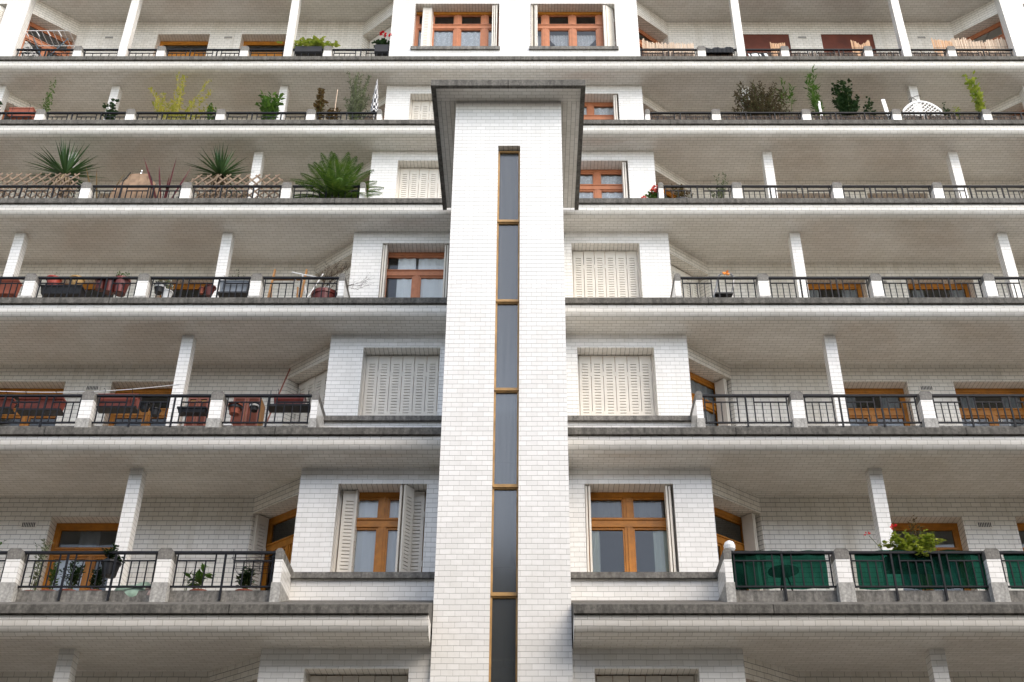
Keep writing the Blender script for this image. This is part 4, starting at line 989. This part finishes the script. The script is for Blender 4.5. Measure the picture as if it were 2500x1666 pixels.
# ---- fourth terrace, right side
r = thing('geranium', 'coral flowered geranium in a terracotta pot outside the end post on the sill', 'plant', spot(3, 1597, 484, 1.05)); r.location.z = lev(3)[1]+.52; sub(pot_mesh(.075, .24), 'pot', 'terra', r)
foliage(r, .5, .5, .25, 14, 16, .06, .055, 'leaf', z0=.14, minh=.25, up=.1); flowers(r, [(.03, -.1, .62), (-.03, -.1, .54), (.08, -.08, .58)], .07, 'pink', 24); flowers(r, [(-.22, -.1, .36), (-.36, -.08, .14), (-.34, -.12, .08)], .055, 'pink', 20)
r = potted('round_shrub', 'dark grey planter with a low twiggy plant next to the coral geranium post', 'plant', 3, 1625, 1693, 452, 1.15, 'bronze', 16, 16, .05, .025, pot='black', potr=.26, poth=.42, minh=.3); potted('olive_plant', 'wispy grey green young olive plant behind the right end railing', 'plant', 3, 1712, 1788, 432, 1.15, 'olive', 12, 26, .055, .02, shape=.5)
r = thing('geranium', 'low red flowers just above the ledge, right of a tiled column', 'plant', spot(3, 1990, 484, 1.1)); r.location.z = fl(3); sub(MB().box(-.25, .25, -.09, .09, 0, .17), 'planter', 'terra', r); foliage(r, .2, .55, .2, 9, 8, .05, .045, 'leaf', z0=.15, minh=.4); flowers(r, [(-.16, -.05, .34), (.0, -.05, .33), (.16, -.05, .35)], .05, 'redflower', 12)

# ---- fifth terrace, left side
potted('leafy_plant', 'dark broad leaved plant at the far left edge, fifth terrace', 'plant', 4, -45, 24, 247, 1.1, 'dkleaf', 13, 26, .1, .06); trough('terracotta planter box behind the railing at the far left, fifth terrace', 4, 27, 80, 270, 288, 1.1, 'terra')
potted('cypress_seedling', 'thin feathery green spire in front of the far left loggia ceiling', 'plant', 4, 120, 152, 192, 1.15, 'leaf', 7, 46, .05, .02, shape=.9, lo=.2, minh=.5); potted('leafy_plant', 'dark green leafy plant at the foot of the leftmost tiled column, fifth terrace', 'plant', 4, 250, 306, 246, 1.15, 'dkleaf', 9, 20, .09, .05)
potted('bamboo', 'wide spreading yellow green bamboo fanning above the left railing', 'plant', 4, 335, 563, 198, 1.15, 'gold', 30, 30, .085, .026, pot='white', potr=.2, poth=.3, shape=.35, bend=.4, minh=.3, lo=.4, stem='gold', jit=.05, depth=.9)
potted('leafy_plant', 'small dark green plant between the yellow bamboo and a parapet post', 'plant', 4, 502, 534, 253, 1.1, 'leaf', 7, 16, .07, .04)
potted('leafy_plant', 'fresh green broad leaved plant in front of a tiled column, right of the bamboo', 'plant', 4, 628, 712, 226, 1.15, 'leaf', 15, 26, .12, .05, pot='white', potr=.16, poth=.3, shape=.7, depth=.6)
potted('climbing_plant', 'narrow bronze green climbing plant on a stake', 'plant', 4, 770, 806, 214, 1.15, 'bronze', 9, 46, .07, .045, shape=.75, lo=.1, minh=.5)
r = potted('climbing_plant', 'low reddish climber around a thin bamboo stake beside the silvery olive', 'plant', 4, 792, 842, 262, 1.15, 'bronze', 12, 26, .06, .04); sub(MB().tube([(.0, 0, 0), (.02, 0, r['ht']+.55)], .01, 5), 'stake', 'reed', r)
potted('olive_tree', 'silvery green potted olive tree left of the checked closed parasol', 'tree', 4, 836, 918, 187, 1.15, 'olive', 40, 56, .065, .018, pot='black', potr=.17, poth=.3, shape=.5, bend=.25, minh=.35, lo=.3, srad=.008, depth=.7)
X, Y, zt = spot(4, 921, 198, 1.05); r = thing('closed_parasol', 'closed black and white checked parasol standing at the left end post', 'parasol', (X, Y, fl(4))); hz = zt-fl(4); mb = MB(); n_ = 16; prof = [(.01, hz), (.022, hz*.92), (.045, hz*.75), (.06, hz*.6), (.068, hz*.5), (.06, hz*.46)]
for k in range(len(prof)-1):
    for q in range(n_):
        pt = lambda kk, qq: (prof[kk][0]*(1+.3*(qq % 2))*math.cos(2*math.pi*qq/n_), prof[kk][0]*(1+.3*(qq % 2))*math.sin(2*math.pi*qq/n_), prof[kk][1])
        mb.face([pt(k, q), pt(k+1, q), pt(k+1, q+1), pt(k, q+1)], [(q/n_, k*.2), (q/n_, k*.2+.2), ((q+1)/n_, k*.2+.2), ((q+1)/n_, k*.2)])
sub(mb, 'canopy', 'check', r); sub(MB().tube([(0, 0, 0), (0, 0, hz+.04)], .013, 8), 'pole', 'metal', r); sub(MB().lathe([(.17, 0), (.17, .06), (.04, .09)], 16), 'base', 'base', r)
# ---- fifth terrace, right side: bamboo screens and plants
def screen(label, i, px0, px1, py, ztop, zbot, loc, mat, group, jag=.02, cut=None, gap=.019, rad=.008):
    Y = lev(i)[0]+loc; xa = at(px0, py, Y)[0]; xb = at(px1, py, Y)[0]; Z = lev(i)[1]; r = thing('reed_screen', label, 'screen', ((xa+xb)/2, Y, Z+zbot), 0, group); mb = MB(); w_ = xb-xa; x = -w_/2; h = ztop-zbot
    while x < w_/2:
        hh = h+U(-jag, jag)+(cut(x/w_+.5) if cut else 0); dx = U(-.006, .006); rr = rad*U(.7, 1.2); y = U(-.006, .006)
        mb.bar((x, y, 0), (x+dx, y, hh), rr*2, rr*1.6); x += gap*U(.8, 1.3)
    sub(mb, 'canes', mat, r); wr = MB()
    for z in (h*.25, h*.75): wr.box(-w_/2, w_/2, -.013, -.0115, z, z+.006)
    sub(wr, 'wire', 'iron', r); return r
gB = 'brown bamboo screens tied behind the railings'
for k, (a, b, t) in enumerate(((1597, 1733, 'against the window bay, fifth terrace'), (1765, 1955, 'below the brown heath bush, fifth terrace'), (1988, 2172, 'below the dark green tree, fifth terrace'), (2208, 2398, 'below the white lattice, fifth terrace'), (2432, 2590, 'at the right picture edge, fifth terrace'))):
    screen('brown bamboo screen '+t, 4, a, b, 282, 1.13, .62, .945, 'brownreed', gB)
potted('heath_bush', 'wide brown grey twiggy bush hiding a tiled column', 'plant', 4, 1770, 1925, 212, 1.2, 'heath', 110, 64, .06, .018, pot='terra', potr=.2, poth=.25, shape=.4, bend=.4, minh=.3, lo=.3, depth=.8)
potted('bamboo', 'sparse thin bamboo stem with light leaves right of the brown bush', 'plant', 4, 1888, 1940, 196, 1.2, 'leaf', 5, 16, .11, .022, shape=.1, lo=.55, minh=.7); potted('bamboo', 'tallest bamboo with drooping dark leaves beside a white stick', 'plant', 4, 1950, 2012, 174, 1.2, 'leaf', 10, 30, .12, .025, shape=.1, lo=.3, minh=.4)
potted('small_tree', 'rounded dark green potted tree in the middle of the right fifth terrace', 'tree', 4, 2022, 2090, 197, 1.2, 'dkleaf', 30, 42, .075, .045, pot='terra', potr=.18, shape=.1, bend=.2, minh=.45, lo=.45, srad=.009)
potted('rose_bush', 'small dark rose bush right of the rounded tree', 'plant', 4, 2096, 2146, 237, 1.15, 'dkleaf', 9, 14, .075, .05); potted('leafy_plant', 'small dark sprig right of the white lattice', 'plant', 4, 2292, 2314, 250, 1.15, 'dkleaf', 5, 10, .065, .04); potted('leafy_plant', 'tiny yellow green sprig left of the tall yellow climber', 'plant', 4, 2318, 2340, 256, 1.15, 'lime', 5, 9, .06, .04)
potted('climbing_plant', 'tall bright yellow green climber on a pole near the right edge', 'plant', 4, 2352, 2388, 178, 1.15, 'lime', 8, 44, .085, .055, shape=.3, lo=.15, minh=.55)
for lb, px, py, hz_ in (('slim white stick rising beside the tallest bamboo', 1999, 248, .06), ('leaning white board left of the white lattice', 2165, 243, .09)):
    X, Y, z = spot(4, px, py, 1.1); r = thing('white_board', lb, 'board', (X, Y, fl(4))); mb = MB().box(-hz_/2, hz_/2, -.01, .01, 0, z-fl(4)); mb.xf(Matrix.Rotation(R(-4 if hz_ > .07 else 0), 4, 'Y')); sub(mb, 'board', 'white', r)
xa, Y, z1 = spot(4, 2200, 249, 1.05); xb = spot(4, 2292, 249, 1.05)[0]; w_ = xb-xa; z0 = lev(4)[1]+.62; h = z1-z0
r = thing('lattice_panel', 'white arched lattice panel in front of a tiled column', 'trellis', ((xa+xb)/2, Y, z0)); mb = MB(); arc = lambda x: h*(1-.28*abs(2*x/w_)**2.2)
K = 16; pp_ = [(-w_/2+w_*k/K, arc(-w_/2+w_*k/K)) for k in range(K+1)]
for (x0, za), (x1, zb) in zip(pp_, pp_[1:]): mb.bar((x0, 0, za), (x1, 0, zb), .03, .05)
for x in (-w_/2, w_/2): mb.bar((x, 0, 0), (x, 0, arc(x)), .03, .04)
sub(mb, 'frame', 'white', r); lt_ = MB(); k = -h
while k < w_:
    for s in (0, 1):
        pr = []
        for q in range(25):
            u = k+h*q/24; zz = (u-k) if s == 0 else h-(u-k); x = u-w_/2
            if 0 <= u <= w_ and zz <= arc(x): pr.append((x, .012*(2*s-1), zz))
        if len(pr) > 1: lt_.bar(pr[0], pr[-1], .008, .022)
    k += .1
sub(lt_, 'lattice', 'white', r)

Yc, Zc = lev(4)[0]+offs(4)[1]-.012, lev(4)[1]
r = thing('loose_wires', 'thin dark loose wires tied round the tiled column behind the white lattice', 'wire', (9.525, Yc, Zc+2.3)); mb = MB()
mb.tube([(-.16, .02, .1), (-.1, -.01, .16), (0, -.012, .05), (.11, -.01, -.06), (.15, .04, -.02)], .007, 5); mb.tube([(-.2, .05, -.12), (-.1, -.012, .12), (-.02, -.012, .17), (.1, -.012, .22), (.13, .03, .2)], .006, 5); sub(mb, 'wire', 'iron', r)

# ---- top storey, left side
Z5 = lev(5)[1]
r = thing('drying_rack', 'pale blue folding clothes airer above the railing at the far left top', 'drying rack', spot(5, 118, 112, .95)); mb = MB(); w_ = abs(spot(5, 173, 100, .95)[0]-spot(5, 66, 100, .95)[0]); zt = spot(5, 118, 94, .95)[2]; r.location.z = zt
for y in (-.25, .25): mb.tube([(-w_/2, y, 0), (w_/2, y, 0)], .011, 5)
for k in range(9): mb.tube([(-w_/2+w_*k/8, -.25, 0), (-w_/2+w_*k/8, .25, 0)], .008, 5)
for k in (0, 2, 4, 6): mb.tube([(-w_/2+w_*k/8, -.25, 0), (-w_/2+w_*(k+1)/8, -.25, -.2)], .008, 5)
sub(mb, 'rods', 'white', r); lg = fl(5)-zt
for s in (-1, 1): sub(MB().tube([(-s*w_*.4, 0, 0), (s*w_*.3, 0, lg)], .012, 6), 'leg', 'dkblue', r)
def hung(label, name, cat, i, x0, x1, y0, y1, loc, leafs, mat='black', fl_=None, **kw):
    xa, Y, z1 = spot(i, x0, y0, loc); xb, _, z0 = spot(i, x1, y1, loc); w_ = xb-xa; r = thing(name, label, cat, ((xa+xb)/2, Y, z0)); h = z1-z0
    sub(MB().box(-w_/2, w_/2, -.08, .08, 0, h), 'planter', mat, r); sub(MB().box(-w_/2+.015, w_/2-.015, -.065, .065, h, h+.004), 'soil', 'soil', r); foliage(r, z0=h*.8, leaf=leafs, **kw)
    if fl_: flowers(r, *fl_)
    return r
hung('trailing green ivy in a black planter beside a tiled column, top storey', 'trailing_ivy', 'plant', 5, 722, 786, 119, 132, .6, 'lime', h=.4, w=1.7, d=.4, nst=26, nl=16, L=.085, W=.06, minh=.15, up=-.1, lo=.3)
r = hung('dark geranium with two red blooms against the centre bay, top left', 'geranium', 'plant', 5, 916, 949, 115, 132, .6, 'dkleaf', h=.26, w=.6, d=.3, nst=14, nl=14, L=.07, W=.06, minh=.4, fl_=([(.0, -.05, .62), (.22, -.08, .5), (.27, -.05, .44)], .08, 'redflower', 22))
# ---- top storey, right side: reed screens, towels
gR = 'brown bamboo screens tied behind the railings'
for k, (a, b, t) in enumerate(((1566, 1692, 'under the pale reed fence by the centre bay, top storey'), (1718, 1790, 'under the black cloth, top storey'), (1838, 1886, 'behind the striped towel, top storey'), (1918, 2092, 'below the right roller blind, top storey'), (2122, 2192, 'left of the rightmost tiled column, top storey'), (2228, 2296, 'right of the rightmost tiled column, top storey'), (2330, 2455, 'under the tall orange reed fence, top storey'))):
    screen('brown bamboo screen '+t, 5, a, b, 128, .86, .42, .59, 'brownreed', gR, jag=.03)
gF = 'pale reed fences standing above the railings'
screen('pale bleached reed fence between the centre bay and the first post, top right', 5, 1568, 1692, 100, 1.32, .5, .72, 'reed', gF, .04, lambda u: .14*max(0, 1-u*6)-.02*u)
screen('reed fence piece behind a post between the two roller blinds, with torn top', 5, 1880, 1916, 100, 1.32, .5, .72, 'orangereed', gF, .03, lambda u: .1*abs(u-.5)-.04)
screen('reed fence piece in front of the right roller blind, with torn top', 5, 2077, 2122, 100, 1.36, .5, .72, 'orangereed', gF, .03, lambda u: .16*abs(u-.5)*2-.1)
screen('short orange reed strip left of the tall reed fence, top right corner', 5, 2275, 2322, 100, 1.36, .5, .72, 'orangereed', gF, .03, lambda u: .1*(1-u))
screen('long tall orange reed fence with ragged top before the right corner bay', 5, 2318, 2457, 95, 1.42, .5, .74, 'reed', gF, .05, lambda u: .05*math.sin(u*9)+.02)
r = thing('black_cloth', 'black cloth draped in a lump over the top right handrail', 'cloth', spot(5, 1752, 124, .55)); r.location.z = Z5+.84; mb = MB(); w_ = .76; nx = 24
for a in range(nx):
    for b in range(10):
        def g(a_, b_):
            u = a_/nx; t = b_/10*math.pi; hh = .09+.05*u+.025*math.sin(a_*.7); return V3(-w_/2+w_*u, -math.cos(t)*.07+.006*math.sin(a_*1.9), math.sin(t)*hh+(-.1 if b_ in (0, 10) else 0))
        mb.face([g(a, b), g(a+1, b), g(a+1, b+1), g(a, b+1)])
sub(mb, 'cloth', 'cloth', r, True)
M['stripe'] = plain('white_towel_cloth', (.75, .76, .78), .9, .05, 9)
r = thing('striped_towel', 'white towel with black stripes hanging at the railing under the left roller blind', 'towel', spot(5, 1855, 130, .52)); w_ = .46; r.location.z = Z5+.5; mb, bk_ = MB(), MB()
for k in range(12):
    xa, xb = -w_/2+w_*k/12, -w_/2+w_*(k+1)/12; (bk_ if k in (1, 6, 8, 9) else mb).face([(xa, .01*math.sin(k), 0), (xb, .01*math.sin(k+1), 0), (xb-.06, .01*math.sin(k+1), .24), (xa-.06, .01*math.sin(k), .24)])
sub(mb, 'cloth', 'stripe', r); sub(bk_, 'stripe', 'cloth', r)
